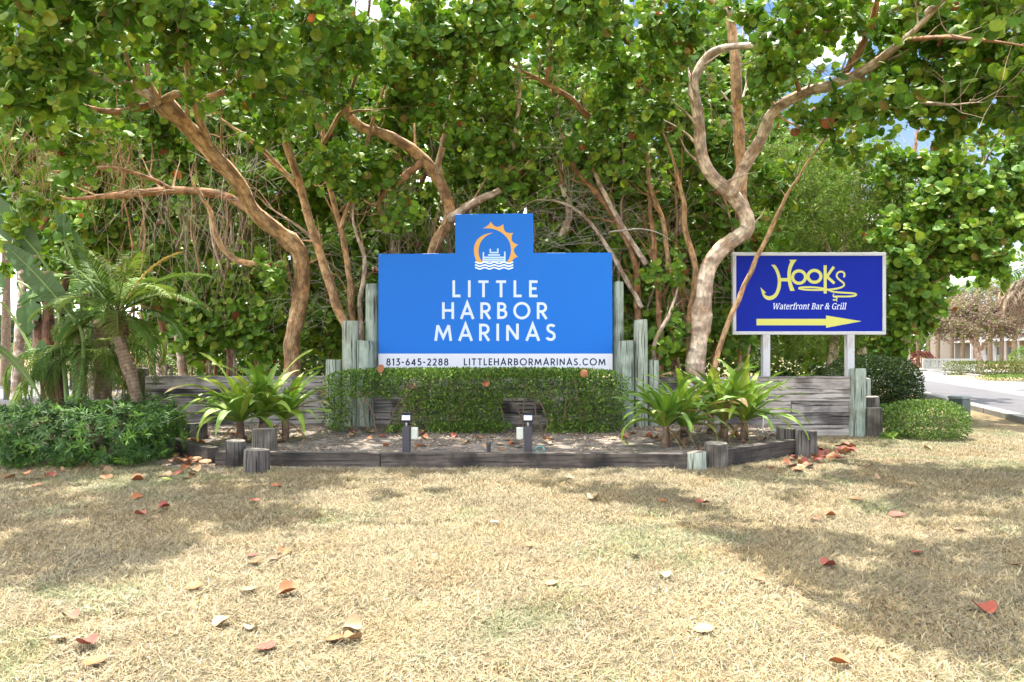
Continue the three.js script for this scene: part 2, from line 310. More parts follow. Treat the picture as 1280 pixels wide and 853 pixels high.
const turf = tex(1024, 1024, (u, v) => {
  const a = fbm(u * 90, v * 90, 3, 90, 90, 1), b = fbm(u * 14, v * 14, 4, 14, 14, 2), s = fbm(u * 200, v * 60, 2, 200, 60, 3), s2 = fbm(u * 60, v * 200, 2, 60, 200, 4);
  let c = lerp3([.27, .22, .14], [.58, .50, .36], cl(a * .5 + Math.max(s, s2) * .9 - .25)); c = lerp3(c, [.52, .50, .30], cl((b - .52) * 3) * .6); return c;
});
{ // one sheet to the horizon, finer near by
  const pos = [], uv = [], idx = [], zs = [4, 1, -1, -2, -3, -4, -5, -6, -7, -8, -9, -10, -11, -12, -14, -17, -20, -25, -30, -40, -60, -100, -180, -400], xs = [-300, -120, -60, -30, -20, -14, -10, -7, -5, -3, -1, 1, 3, 5, 7, 10, 14, 20, 30, 60, 120, 300];
  for (const z of zs) for (const x of xs) { pos.push(x, 0, z); uv.push(x / 1.9, -z / 1.9); }
  for (let j = 0; j < zs.length - 1; j++) for (let i = 0; i < xs.length - 1; i++) { const a = j * xs.length + i; idx.push(a, a + 1, a + xs.length, a + 1, a + xs.length + 1, a + xs.length); }
  structure('lawn', geoFrom(pos, uv, idx), mat({ map: turf, bumpMap: turf, bumpScale: .02, roughness: 1 }), 'dry straw coloured lawn');
}
const soilTex = tex(1024, 512, (u, v) => {
  const a = fbm(u * 12, v * 6, 6, 12, 6, 21), b = fbm(u * 80, v * 40, 3, 80, 40, 22), chip = cl((fbm(u * 60, v * 90, 2, 60, 90, 25) - .66) * 9), dk = cl((fbm(u * 26, v * 14, 4, 26, 14, 27) - .52) * 5);
  let c = lerp3([.30, .275, .26], [.52, .485, .46], cl(a * 1.6 - .3)); c = c.map(q => q * (.74 + .5 * b)); c = lerp3(c, [.29, .24, .20], dk * .7); return lerp3(c, [.70, .60, .46], chip * .7);
});
const soilMat = mat({ map: soilTex, bumpMap: soilTex, bumpScale: .02, roughness: 1 });
function patch(test, height, x0, x1, z0, z1, step, s = 2.4) {
  const pos = [], uv = [], idx = [], id = new Map(), get = (i, j) => { const k = i * 5000 + j; if (!id.has(k)) { const x = x0 + i * step, z = z0 + j * step; id.set(k, pos.length / 3); pos.push(x, height(x, z), z); uv.push(x / s, -z / s * 2); } return id.get(k); };
  for (let i = 0; x0 + i * step < x1; i++) for (let j = 0; z0 + j * step < z1; j++) if (test(x0 + (i + .5) * step, z0 + (j + .5) * step)) { const a = get(i, j), b = get(i + 1, j), c = get(i + 1, j + 1), d = get(i, j + 1); idx.push(a, d, b, b, d, c); }
  return geoFrom(pos, uv, idx);
}
structure('planting_bed', patch((x, z) => inside(BED, x, z), bedHeight, -5.7, 4.1, -10.8, -7.7, .08), soilMat, 'raised bed of grey sandy soil');
structure('dirt_strip', patch(dirtAt, (x, z) => .006 + .012 * noise(x * 6, z * 6, 0, 0, 4), -5.7, 4.6, -11.3, -6.9, .07), soilMat, 'bare grey dirt along the timber edging');

// the road and its kerb beyond the wall's end
const asphalt = (l, d, s) => mat({ map: tex(512, 512, (u, v) => { const a = fbm(u * 100, v * 100, 2, 100, 100, s), b = fbm(u * 5, v * 5, 4, 5, 5, s + 3); return lerp3(d, l, cl(a * .6 + b * .6 - .1)); }), roughness: .95 });
const strip = (pts, y, s = 3) => { const pos = [], uv = [], idx = []; for (const [x, z] of pts) { pos.push(x, y, z); uv.push(x / s, -z / s); } const t = THREE.ShapeUtils.triangulateShape(pts.map(p => new THREE.Vector2(p[0], -p[1])), []); for (const f of t) idx.push(...f); return geoFrom(pos, uv, idx); };
const RD = V(.332, 0, -.943), RN = V(.943, 0, .332), R0 = V(10.1, 0, -13.9);   // along the road, across it, a point of the near kerb
const rp = (a, c) => [R0.x + RD.x * a + RN.x * c, R0.z + RD.z * a + RN.z * c];
const band = (a0, a1, c0, c1, y, s) => strip([rp(a0, c0), rp(a0, c1), rp(a1, c1), rp(a1, c0)], y, s);
structure('road', band(-14, 90, .15, 2.7, .008), asphalt([.33, .32, .33], [.24, .235, .24], 3), 'grey asphalt lane');
structure('concrete_lane', band(-14, 90, 2.7, 6.4, .012), asphalt([.40, .39, .39], [.33, .32, .32], 6), 'pale concrete lane');
const concrete = mat({ map: tex(256, 256, (u, v) => { const a = fbm(u * 30, v * 30, 3, 30, 30, 5), b = fbm(u * 4, v * 4, 4, 4, 4, 2); return lerp3([.42, .41, .39], [.57, .56, .54], cl(a * .5 + b * .7 - .1)); }), roughness: .95 });
function kerb(name, a0, a1, c0, c1, h) { const g = []; for (let a = a0; a < a1; a += 2.5) { const [x, z] = rp(a + 1.24, (c0 + c1) / 2), b = new RoundedBoxGeometry(c1 - c0, h + .1, 2.47, 2, .02); b.rotateY(Math.atan2(-RD.x, -RD.z)); b.translate(x, h / 2 - .05, z); g.push(b); } return structure(name, mergeGeometries(g), concrete); }
kerb('kerb', -14, 70, -.15, .13, .12);
kerb('far_kerb', 3, 13.4, 6.42, 6.62, .12); kerb('far_kerb', 26, 70, 6.42, 6.62, .12);
structure('driveway', strip([rp(13.4, 6.4), rp(26, 6.4), rp(26, 22), rp(16, 22)], .012), asphalt([.40, .37, .36], [.30, .27, .27], 9), 'side drive across the road');
structure('verge', strip([G(1185, 470).toArray(), G(1240, 477).toArray(), G(1330, 474).toArray(), G(1330, 469).toArray(), G(1250, 468).toArray()].map(p => [p[0], p[2]]), .02, 2), mat({ map: tex(256, 256, (u, v) => lerp3([.42, .30, .22], [.62, .48, .36], fbm(u * 20, v * 20, 4, 20, 20, 3))) }), 'brown mulch strip');
// the lane on the other side
const LL = [[-30, -17.5], [-11.4, -15.0], [-10.2, -15.6], [-11.0, -19.5], [-17, -32], [-40, -40]];
structure('side_street', strip(LL, .008), asphalt([.46, .44, .44], [.36, .34, .34], 12), 'sunlit side street');
structure('street_edge', strip([[-30, -17.3], [-11.4, -14.8], [-9.95, -15.5], [-10.8, -19.5], [-11.0, -19.5], [-10.25, -15.65], [-11.4, -15.05], [-30, -17.55]], .014), concrete, 'white painted street edge');

// ---------------------------------------------------------------- the timber retaining wall
function board(l, h, t, seed) {                             // a sawn plank with slightly uneven faces and worn edges, length along x
  const g = new RoundedBoxGeometry(l, h, t, 2, .008), n = Math.max(6, Math.round(l / .25)), b = new THREE.BoxGeometry(l, h, t, n, 2, 1), p = b.attributes.position, uv = [];
  for (let i = 0; i < p.count; i++) {
    const x = p.getX(i), y = p.getY(i), z = p.getZ(i), e = noise(x * 3 + seed * 9, seed, 0, 0, seed) - .5;
    p.setXYZ(i, x, y + (Math.abs(y) > h * .4 ? e * .012 : 0), z + (noise(x * 2 + seed * 5, y * 9 + seed, 0, 0, 3) - .5) * .014);
    uv.push((x + seed * 1.37) / 1.5, (y + z + seed * .61) / .8);
  }
  b.setAttribute('uv', new THREE.Float32BufferAttribute(uv, 2)); b.computeVertexNormals(); return b;
}
{
  const w = thing('retaining_wall', V(0, 0, -10.78), 'weathered grey timber plank wall behind the planting bed and both signs', 'wall');
  const cuts = [[-5.78, -3.1, -.72, 1.55, 3.62, 5.34], [-5.78, -4.3, -1.9, .7, 2.9, 5.34], [-5.78, -2.6, -.2, 2.2, 4.4, 5.34], [-5.78, -3.7, -1.1, 1.1, 3.3, 5.34], [-5.78, -2.9, .3, 2.6, 5.34]];
  const r = RNG(77);
  for (let c = 0; c < 5; c++) for (let i = 0; i < cuts[c].length - 1; i++) {
    const x0 = cuts[c][i], x1 = cuts[c][i + 1], set = M.plank;
    const h = .178; part('plank', board(x1 - x0 - .012, h, .10, c * 7 + i + 1), set[Math.floor(r() * set.length)], w, V((x0 + x1) / 2, .10 + c * .186 + (r() - .5) * .006, (r() - .5) * .03));
  }
  part('cap_board', board(2.9, .022, .14, 91), M.plank[0], w, V(-4.3, .944, .01)); part('cap_board', board(1.75, .022, .14, 92), M.plank[2], w, V(4.43, .944, .01));
  part('backing', new THREE.BoxGeometry(11.0, .86, .05), M.plankDark[0], w, V(-.2, .43, -.10));
}
// round posts and log stumps: base at the ground, a sawn top
function logGeo(r0, r1, h, seed, lean = 0) {
  const n = 22, pos = [], uv = [], idx = [], hs = [0, .25, .5, .75, .96, 1].map(t => t * h);
  hs.forEach((y, j) => { for (let k = 0; k <= n; k++) { const a = k / n * 2 * Math.PI, q = k % n, r = mix(r0, r1, y / h) * (1 + .07 * (noise(q / n * 5 + seed * 3, y * 2, 0, 0, seed) - .5) + .05 * (noise(q * 2.1 + seed, 0, 0, 0, seed + 2) - .5)) - (j === 5 ? .006 : 0); pos.push(Math.cos(a) * r + lean * y, y + (j > 3 ? Math.cos(a + seed) * .008 : 0), Math.sin(a) * r); uv.push(y / 1.2 + seed * .37, k / n * 2 * Math.PI * r0 / .8); } });
  const s = n + 1; for (let j = 0; j < 5; j++) for (let k = 0; k < n; k++) { const a = j * s + k; idx.push(a, a + s, a + 1, a + 1, a + s, a + s + 1); }
  const side = geoFrom(pos, uv, idx), tp = [0, h, 0], tu = [.5, .5], ti = [], o = 5 * s;
  tp[0] = lean * h; for (let k = 0; k <= n; k++) { tp.push(pos[(o + k) * 3], pos[(o + k) * 3 + 1], pos[(o + k) * 3 + 2]); tu.push(.5 + .45 * Math.cos(k / n * 2 * Math.PI), .5 + .45 * Math.sin(k / n * 2 * Math.PI)); }
  for (let k = 0; k < n; k++) ti.push(0, k + 2, k + 1);
  return [side, geoFrom(tp, tu, ti)];
}
function log(name, px, topY, wpx, d, baseY, m, seed, label, category, group, lean = 0) {
  const top = P(px, topY, d), b = V(top.x, baseY, -d), h = top.y - baseY, r = wpx * d / F / 2, [s, t] = logGeo(r * 1.04, r, h, seed, lean);
  const o = thing(name, b, label, category, group); part('shaft', s, m, o); part('sawn_top', t, M.logTop, o); return o;
}
const PG = 'round green-grey posts flanking the blue sign', PE = 'posts at the ends of the timber wall', ST = 'log stumps along the bed edging';
log('wooden_post', 465, 355, 16, 10.74, .9, M.postGreen[0], 1, 'tallest green-grey post, its top level with the blue board on the palm side', 'post', PG);
log('wooden_post', 438, 401, 20, 10.58, .15, M.postGreen[1], 2, 'green-grey post outermost but one on the palm side of the blue sign', 'post', PG);
log('wooden_post', 456.5, 426, 20, 10.52, .15, M.postGreen[0], 3, 'low green-grey post close against the phone number end of the blue sign', 'post', PG);
log('wooden_post', 417, 450, 19, 10.55, .15, M.postGreen[1], 4, 'shortest green-grey post, outermost on the palm side of the blue sign', 'post', PG);
log('wooden_post', 773, 353, 13, 10.76, .9, M.postGreen[0], 5, 'tall thin green-grey post rising behind the web address edge of the blue sign', 'post', PG);
log('wooden_post', 801, 400, 17, 10.54, .15, M.postGreen[1], 6, 'tall green-grey post beside the crinum lilies, next to the blue sign', 'post', PG);
log('wooden_post', 782, 426, 20, 10.46, .15, M.postGreen[0], 7, 'wide green-grey post touching the web address end of the blue sign', 'post', PG);
log('wooden_post', 817, 450, 13, 10.6, .15, M.postGreen[1], 8, 'short narrow green-grey post partly hidden by the crinum lily leaves', 'post', PG);
log('wall_post', 175, 460, 20, 10.9, 0, M.postDark[0], 9, 'dark round post at the palm end of the timber wall', 'post', PE);
log('wall_post', 155, 492, 11, 11.4, 0, M.postDark[1], 10, 'low thin grey post beside the leaning palm trunk', 'post', PE);
log('wall_post', 1071, 461, 20, 10.75, 0, M.postGreen[0], 11, 'tall green-grey post closing the road end of the timber wall', 'post', PE, .01);
log('wall_post', 1092, 510, 20, 10.7, 0, M.postDark[1], 12, 'short dark post in front of the pair at the road end of the wall', 'post', PE);
log('wall_post', 1090, 496, 17, 11.1, 0, M.postDark[1], 13, 'middling post standing behind the short one at the road end of the wall', 'post', PE);
log('wall_post', 1082, 473, 12, 11.5, 0, M.postGreen[1], 14, 'half hidden post behind the tall one at the road end of the wall', 'post', PE);
log('log_stump', 294, 551, 24, 7.85, 0, M.postDark[0], 15, 'tall dark log stump beside the lowest one, palm end of the bed', 'stump', ST);
log('log_stump', 321, 562, 30, 7.55, 0, M.postDark[0], 16, 'low wide log stump standing out on the dirt below the crinum lilies', 'stump', ST);
log('log_stump', 331, 536, 30, 8.3, .05, M.postDark[1], 17, 'wide grey log stump with a pale top, behind the pair of dark stumps', 'stump', ST);
log('log_stump', 246, 529, 24, 9.3, .05, M.postDark[0], 18, 'dark log stump farthest toward the palms, at the corner of the edging', 'stump', ST);
log('log_stump', 871, 565, 23, 7.72, 0, M.postGreen[1], 19, 'short green-grey log stump at the end of the long straight edging', 'stump', ST);
log('log_stump', 895, 554, 28, 7.85, 0, M.postDark[1], 20, 'dark broad log stump where the straight edging meets the angled one', 'stump', ST);
log('log_stump', 984, 535, 25, 8.95, 0, M.postDark[0], 21, 'dark log stump with dry leaf on its flank at the angled edging end', 'stump', ST);
log('log_stump', 1008, 538, 25, 8.7, 0, M.postDark[0], 22, 'dark log stump beside the heap of red leaves', 'stump', ST);
log('street_bollard', 10, 475, 10, 19, 0, M.postDark[1], 23, 'grey wooden bollard at the picture edge by the side street', 'bollard', 'wooden bollards along the side street');
log('street_bollard', 57, 468, 11, 17, 0, M.postDark[1], 24, 'brown wooden bollard beside the palm trunk by the side street', 'bollard', 'wooden bollards along the side street');
// edging timbers
function edging(a, b, h, m, seed, label) { const A = V(...a), B = V(...b), l = A.distanceTo(B), o = solo('edging_timber', board(l, h, .13, seed), m, A.clone().add(B).multiplyScalar(.5), label, 'edging timber', 'timbers edging the planting bed'); o.rotation.y = -Math.atan2(B.z - A.z, B.x - A.x); return o; }
edging([-4.66, .10, -9.2], [-3.56, .10, -8.12], .20, M.plankDark[0], 31, 'dark edging timber running back from the paired stumps to the palms');
edging([-3.45, .085, -8.0], [-1.52, .085, -7.92], .17, M.plankDark[0], 32, 'dark edging timber between the paired stumps and the gap below the phone number');
edging([-1.50, .095, -7.86], [2.06, .095, -7.80], .17, M.plankDark[1], 33, 'longest edging timber, running straight below the hedge and the two floodlights');
edging([2.40, .11, -7.84], [3.62, .10, -8.80], .22, M.plankDark[0], 34, 'angled edging timber below the crinum lilies beside the broad stump');

// ---------------------------------------------------------------- lettering drawn as strokes
const GLYPH = { // width, path in a box one cap height tall (y down)
  L: [.46, 'M.08 0L.08 .92L.48 .92'], I: [.16, 'M.08 0L.08 1'], T: [.58, 'M0 .08L.6 .08M.3 .08L.3 1'], E: [.48, 'M.5 .08L.08 .08L.08 .92L.5 .92M.08 .49L.44 .49'],
  H: [.70, 'M.08 0L.08 1M.64 0L.64 1M.08 .49L.64 .49'], A: [.78, 'M.04 1L.40 .04L.76 1M.16 .68L.64 .68'], R: [.60, 'M.08 1L.08 .08L.28 .08C.62 .08 .62 .55 .28 .55L.08 .55M.28 .55L.58 1'],
  B: [.58, 'M.08 0L.08 1M.08 .08L.26 .08C.54 .08 .54 .47 .26 .47L.08 .47M.26 .47C.62 .47 .62 .92 .26 .92L.08 .92'], O: [.98, 'O.49 .5 .43 .44'], M: [.98, 'M.05 1L.17 .10L.49 .80L.81 .10L.93 1'],
  N: [.74, 'M.08 1L.08 .1L.66 .9L.66 0'], S: [.52, 'M.48 .17C.38 .05 .09 .03 .09 .27C.09 .54 .47 .43 .47 .72C.47 .99 .12 .97 .03 .80'], C: [.78, 'M.74 .22C.52 -.04 .08 .02 .08 .5C.08 .98 .52 1.04 .74 .78'], '.': [.18, 'M.0 .92L.17 .92'],
  '-': [.34, 'M.02 .55L.32 .55'], '8': [.56, 'O.28 .27 .18 .19O.28 .69 .22 .23'], '1': [.30, 'M.02 .2L.2 .1L.2 1'], '3': [.52, 'M.06 .08L.42 .08L.22 .4C.56 .4 .56 .92 .22 .92C.14 .92 .08 .88 .04 .82'],
  '6': [.56, 'M.36 .03L.13 .5O.28 .68 .22 .24'], '4': [.60, 'M.42 1L.42 .1L.06 .72L.58 .72'], '5': [.52, 'M.46 .08L.14 .08L.12 .42C.56 .32 .58 .92 .22 .92C.14 .92 .08 .88 .04 .82'], '2': [.54, 'M.08 .26C.12 .02 .46 .04 .46 .28C.46 .46 .3 .6 .08 .92L.52 .92'], ' ': [.3, ''],
};
function strokePath(ctx, s) {
  for (const t of s.match(/[MLCO][^MLCO]*/g) ?? []) { const a = t.slice(1).trim().split(/\s+|(?<=\d)(?=-)/).map(Number); if (t[0] === 'M') ctx.moveTo(a[0], a[1]); if (t[0] === 'L') ctx.lineTo(a[0], a[1]); if (t[0] === 'C') ctx.bezierCurveTo(...a); if (t[0] === 'O') { ctx.moveTo(a[0] + a[2], a[1]); ctx.ellipse(a[0], a[1], a[2], a[3], 0, 0, 2 * Math.PI); } }
}
function lettering(ctx, text, x0, x1, y0, y1, weight, colour) {  // fitted between x0..x1, y0..y1
  const h = y1 - y0, ws = [...text].map(c => GLYPH[c][0] * h), gap = (x1 - x0 - ws.reduce((a, b) => a + b)) / (text.length - 1);
  let x = x0; ctx.strokeStyle = colour; ctx.lineCap = 'butt'; ctx.lineJoin = 'miter'; ctx.miterLimit = 3;
  [...text].forEach((c, i) => { ctx.save(); ctx.translate(x, y0); ctx.scale(h, h); ctx.lineWidth = weight; ctx.beginPath(); strokePath(ctx, GLYPH[c][1]); ctx.stroke(); ctx.restore(); x += ws[i] + gap; });
}
function canvasTex(w, h, draw) { const c = document.createElement('canvas'); c.width = w; c.height = h; const ctx = c.getContext('2d'); draw(ctx); const t = new THREE.CanvasTexture(c); t.colorSpace = THREE.SRGBColorSpace; t.anisotropy = 8; return t; }
// the blue board: 472..766 x 266..463 of the picture
{
  const K = 6, X0 = 472, Y0 = 266, W = 294, H = 198;
  const print = canvasTex(W * K, H * K, ctx => {
    ctx.scale(K, K); ctx.translate(-X0, -Y0);
    ctx.fillStyle = '#0468c6'; ctx.fillRect(X0, Y0, W, H);
    ctx.fillStyle = '#cfd0da'; ctx.fillRect(X0, 442.3, W, H);
    const white = '#c9d4e0', navy = '#12233f';
    lettering(ctx, 'LITTLE', 565.5, 671.5, 350.6, 371.8, .158, white); lettering(ctx, 'HARBOR', 552.5, 683.6, 378, 399, .158, white); lettering(ctx, 'MARINAS', 543.5, 694, 404.8, 426.3, .158, white);
    lettering(ctx, '813-645-2288', 483, 560.3, 448.2, 457.3, .17, navy); lettering(ctx, 'LITTLEHARBORMARINAS.COM', 579.8, 756.8, 448.2, 457.0, .17, navy);
    // the emblem, in hundredths of a centimetre of its own drawing
    ctx.save(); ctx.translate(580, 260); ctx.scale(.0996, .0996);
    const gold = '#d9a050';
    ctx.fillStyle = gold; ctx.beginPath(); ctx.moveTo(232, 258); ctx.quadraticCurveTo(300, 235, 340, 172); ctx.quadraticCurveTo(365, 228, 410, 240); ctx.quadraticCurveTo(450, 236, 497, 205); ctx.quadraticCurveTo(490, 260, 520, 300); ctx.quadraticCurveTo(560, 325, 622, 312); ctx.quadraticCurveTo(590, 350, 598, 405); ctx.quadraticCurveTo(620, 450, 683, 462); ctx.quadraticCurveTo(632, 490, 625, 530); ctx.quadraticCurveTo(630, 585, 680, 612); ctx.quadraticCurveTo(620, 625, 590, 690); ctx.lineTo(525, 690); ctx.bezierCurveTo(620, 600, 610, 420, 500, 335); ctx.bezierCurveTo(430, 275, 350, 250, 232, 258); ctx.fill();
    ctx.beginPath(); ctx.moveTo(372, 312); ctx.bezierCurveTo(200, 320, 120, 420, 125, 540); ctx.bezierCurveTo(130, 610, 145, 655, 170, 690); ctx.lineTo(240, 690); ctx.bezierCurveTo(180, 620, 165, 540, 205, 440); ctx.bezierCurveTo(235, 380, 290, 335, 372, 312); ctx.fill();
    ctx.strokeStyle = '#b9d2ea'; ctx.lineWidth = 20; ctx.beginPath(); for (const [a, b, y] of [[330, 430, 562], [300, 452, 592], [235, 520, 622], [232, 522, 648], [228, 526, 672]]) { ctx.moveTo(a, y); ctx.lineTo(b, y); } ctx.stroke();
    ctx.lineWidth = 19; ctx.beginPath(); for (const [x, y0, y1] of [[330, 515, 570], [424, 510, 570], [244, 555, 660], [512, 548, 660]]) { ctx.moveTo(x, y0); ctx.lineTo(x, y1); } ctx.stroke();
    ctx.strokeStyle = '#eef6fc'; ctx.lineWidth = 17; for (const y of [690, 725, 758]) { ctx.beginPath(); for (let x = 138; x <= 622; x += 6) { const v = y + 9 * Math.cos((x - 138) / 242 * 2 * Math.PI * 2) * -1; x === 138 ? ctx.moveTo(x, v) : ctx.lineTo(x, v); } ctx.stroke(); }
    ctx.restore();
  });
  const d = 10.62, sign = thing('marina_sign', V(0, 0, -d), 'large blue stepped marina sign with gold sun emblem above the hedge', 'sign');
  const s = new THREE.Shape(), q = (x, y) => { const p = P(x, y, d); return [p.x, p.y]; };
  [[473.2, 463], [765.5, 463], [765, 316.3], [666.4, 316.6], [666.2, 267], [569.2, 268.3], [569.4, 317.2], [473.4, 318]].forEach((p, i) => i ? s.lineTo(...q(...p)) : s.moveTo(...q(...p)));
  const g = new THREE.ExtrudeGeometry(s, { depth: .05, bevelEnabled: true, bevelSize: .004, bevelThickness: .004, bevelSegments: 1, steps: 1 }); g.translate(0, 0, -.05);
  const p = g.attributes.position, uv = []; for (let i = 0; i < p.count; i++) { const X = CX + p.getX(i) / d * F, Y = HY - (p.getY(i) - EYE) / d * F; uv.push((X - X0) / W, 1 - (Y - Y0) / H); }
  g.setAttribute('uv', new THREE.Float32BufferAttribute(uv, 2));
  part('board', g, new THREE.MeshPhysicalMaterial({ map: print, roughness: .5, specularIntensity: .5 }), sign);
  for (const x of [-1.85, -.6, .9, 1.3]) part('batten', new THREE.BoxGeometry(.09, 1.2, .05), M.postGreen[0], sign, V(x, 1.55, -.082));
}
// the dark blue board with its white frame
{
  const d = 11.15, Z = 5.686, sign = thing('restaurant_sign', V(0, 0, -d), 'dark blue restaurant sign with yellow arrow in a white frame', 'sign');
  const X0 = 915.5, X1 = 1106.5, Y0 = 316, Y1 = 418.6, W = X1 - X0, H = Y1 - Y0, K = 8;
  const print = canvasTex(Math.round(W * K), Math.round(H * K), ctx => {
    ctx.scale(K, K); ctx.translate(-X0, -Y0); ctx.fillStyle = '#0c2392'; ctx.fillRect(X0, Y0, W, H);
    for (let k = 0; k < 60; k++) { const r = RNG(k + 5), x = X0 + r() * W, y = Y0 + r() * H; ctx.fillStyle = 'rgba(120,130,200,.35)'; ctx.fillRect(x, y, .3 + r() * .5, .2 + r() * .4); }
    ctx.translate(900, 300); ctx.scale(1 / Z, 1 / Z); const yl = '#c8c76a'; ctx.fillStyle = ctx.strokeStyle = yl;
    ctx.fillRect(258, 562, 494, 46); ctx.beginPath(); ctx.moveTo(752, 538); ctx.lineTo(1005, 579); ctx.lineTo(752, 626); ctx.fill();
    // H ending in a fish hook
    ctx.beginPath(); ctx.moveTo(362, 178); ctx.lineTo(390, 178); ctx.bezierCurveTo(440, 240, 442, 330, 418, 375); ctx.bezierCurveTo(395, 440, 318, 450, 298, 385); ctx.lineTo(286, 338); ctx.lineTo(328, 378); ctx.lineTo(312, 380); ctx.bezierCurveTo(330, 415, 385, 405, 398, 360); ctx.bezierCurveTo(420, 300, 410, 230, 362, 178); ctx.fill();
    ctx.beginPath(); ctx.moveTo(488, 142); ctx.lineTo(546, 142); ctx.bezierCurveTo(490, 200, 490, 280, 530, 362); ctx.lineTo(498, 364); ctx.bezierCurveTo(470, 290, 470, 210, 500, 155); ctx.fill();
    ctx.fillRect(418, 272, 72, 24);
    ctx.lineWidth = 22; ctx.beginPath(); ctx.ellipse(560, 265, 46, 44, 0, 0, 7); ctx.stroke(); ctx.beginPath(); ctx.ellipse(670, 260, 46, 42, 0, 0, 7); ctx.stroke();
    ctx.fillRect(735, 182, 22, 200); ctx.lineWidth = 20; ctx.beginPath(); ctx.moveTo(808, 192); ctx.lineTo(758, 262); ctx.lineTo(812, 310); ctx.stroke();
    ctx.lineWidth = 13; ctx.lineCap = 'round'; ctx.beginPath(); ctx.moveTo(880, 262); ctx.bezierCurveTo(900, 215, 820, 215, 828, 262); ctx.bezierCurveTo(850, 300, 890, 300, 878, 325); ctx.bezierCurveTo(860, 358, 700, 358, 640, 356); ctx.bezierCurveTo(560, 354, 530, 340, 600, 337); ctx.bezierCurveTo(700, 335, 760, 350, 790, 366); ctx.bezierCurveTo(850, 382, 960, 372, 966, 390); ctx.bezierCurveTo(960, 410, 850, 400, 808, 404); ctx.stroke();
    ctx.lineWidth = 7; ctx.beginPath(); ctx.moveTo(808, 385); ctx.bezierCurveTo(780, 415, 850, 405, 825, 425); ctx.bezierCurveTo(790, 440, 800, 410, 830, 435); ctx.stroke();
    ctx.save(); ctx.translate(368, 494); ctx.scale(.80, 1.12); ctx.font = 'italic 54px serif'; ctx.fillStyle = '#e6ecf4'; const t = 'Waterfront Bar & Grill', w = ctx.measureText(t).width; ctx.scale(525 / .80 / w, 1); ctx.fillText(t, 0, 0); ctx.restore();
  });
  const at = (x, y) => { const p = P(x, y, d); return [p.x, p.y]; }, [ax, ay] = at(X0, Y1), [bx, by] = at(X1, Y0), w = bx - ax, h = by - ay, cx = (ax + bx) / 2, cy = (ay + by) / 2, f = .054;
  const white = mat({ map: tex(256, 256, (u, v) => { const n = fbm(u * 20, v * 20, 4, 20, 20, 2), s = cl((fbm(u * 5, v * 9, 5, 5, 9, 6) - .62) * 8); return lerp3([.78 - .08 * n, .78 - .08 * n, .79 - .08 * n], [.62, .58, .52], s * .6); }), roughness: .6 });
  const bd = new THREE.BoxGeometry(w - f, h - f, .03); part('board', bd, new THREE.MeshPhysicalMaterial({ map: print, roughness: .55, specularIntensity: .25 }), sign, V(cx, cy, 0));
  const uvb = bd.attributes.uv, kx = f / 2 / w, ky = f / 2 / h; for (let i = 0; i < uvb.count; i++) uvb.setXY(i, kx + uvb.getX(i) * (1 - 2 * kx), ky + uvb.getY(i) * (1 - 2 * ky));
  part('frame_rail', new RoundedBoxGeometry(w, f, .075, 2, .006), white, sign, V(cx, by - f / 2, .0)); part('frame_rail', new RoundedBoxGeometry(w, f, .075, 2, .006), white, sign, V(cx, ay + f / 2, .0));
  for (const x of [ax + f / 2, bx - f / 2]) part('frame_rail', new RoundedBoxGeometry(f, h - 2 * f - .004, .073, 2, .006), white, sign, V(x, cy, 0));
  for (const px of [957, 1062]) { const p = P(px, 418, d), hh = ay - .003; part('post', new RoundedBoxGeometry(.115, hh, .115, 2, .006), white, sign, V(p.x, hh / 2, -.0)); }
}

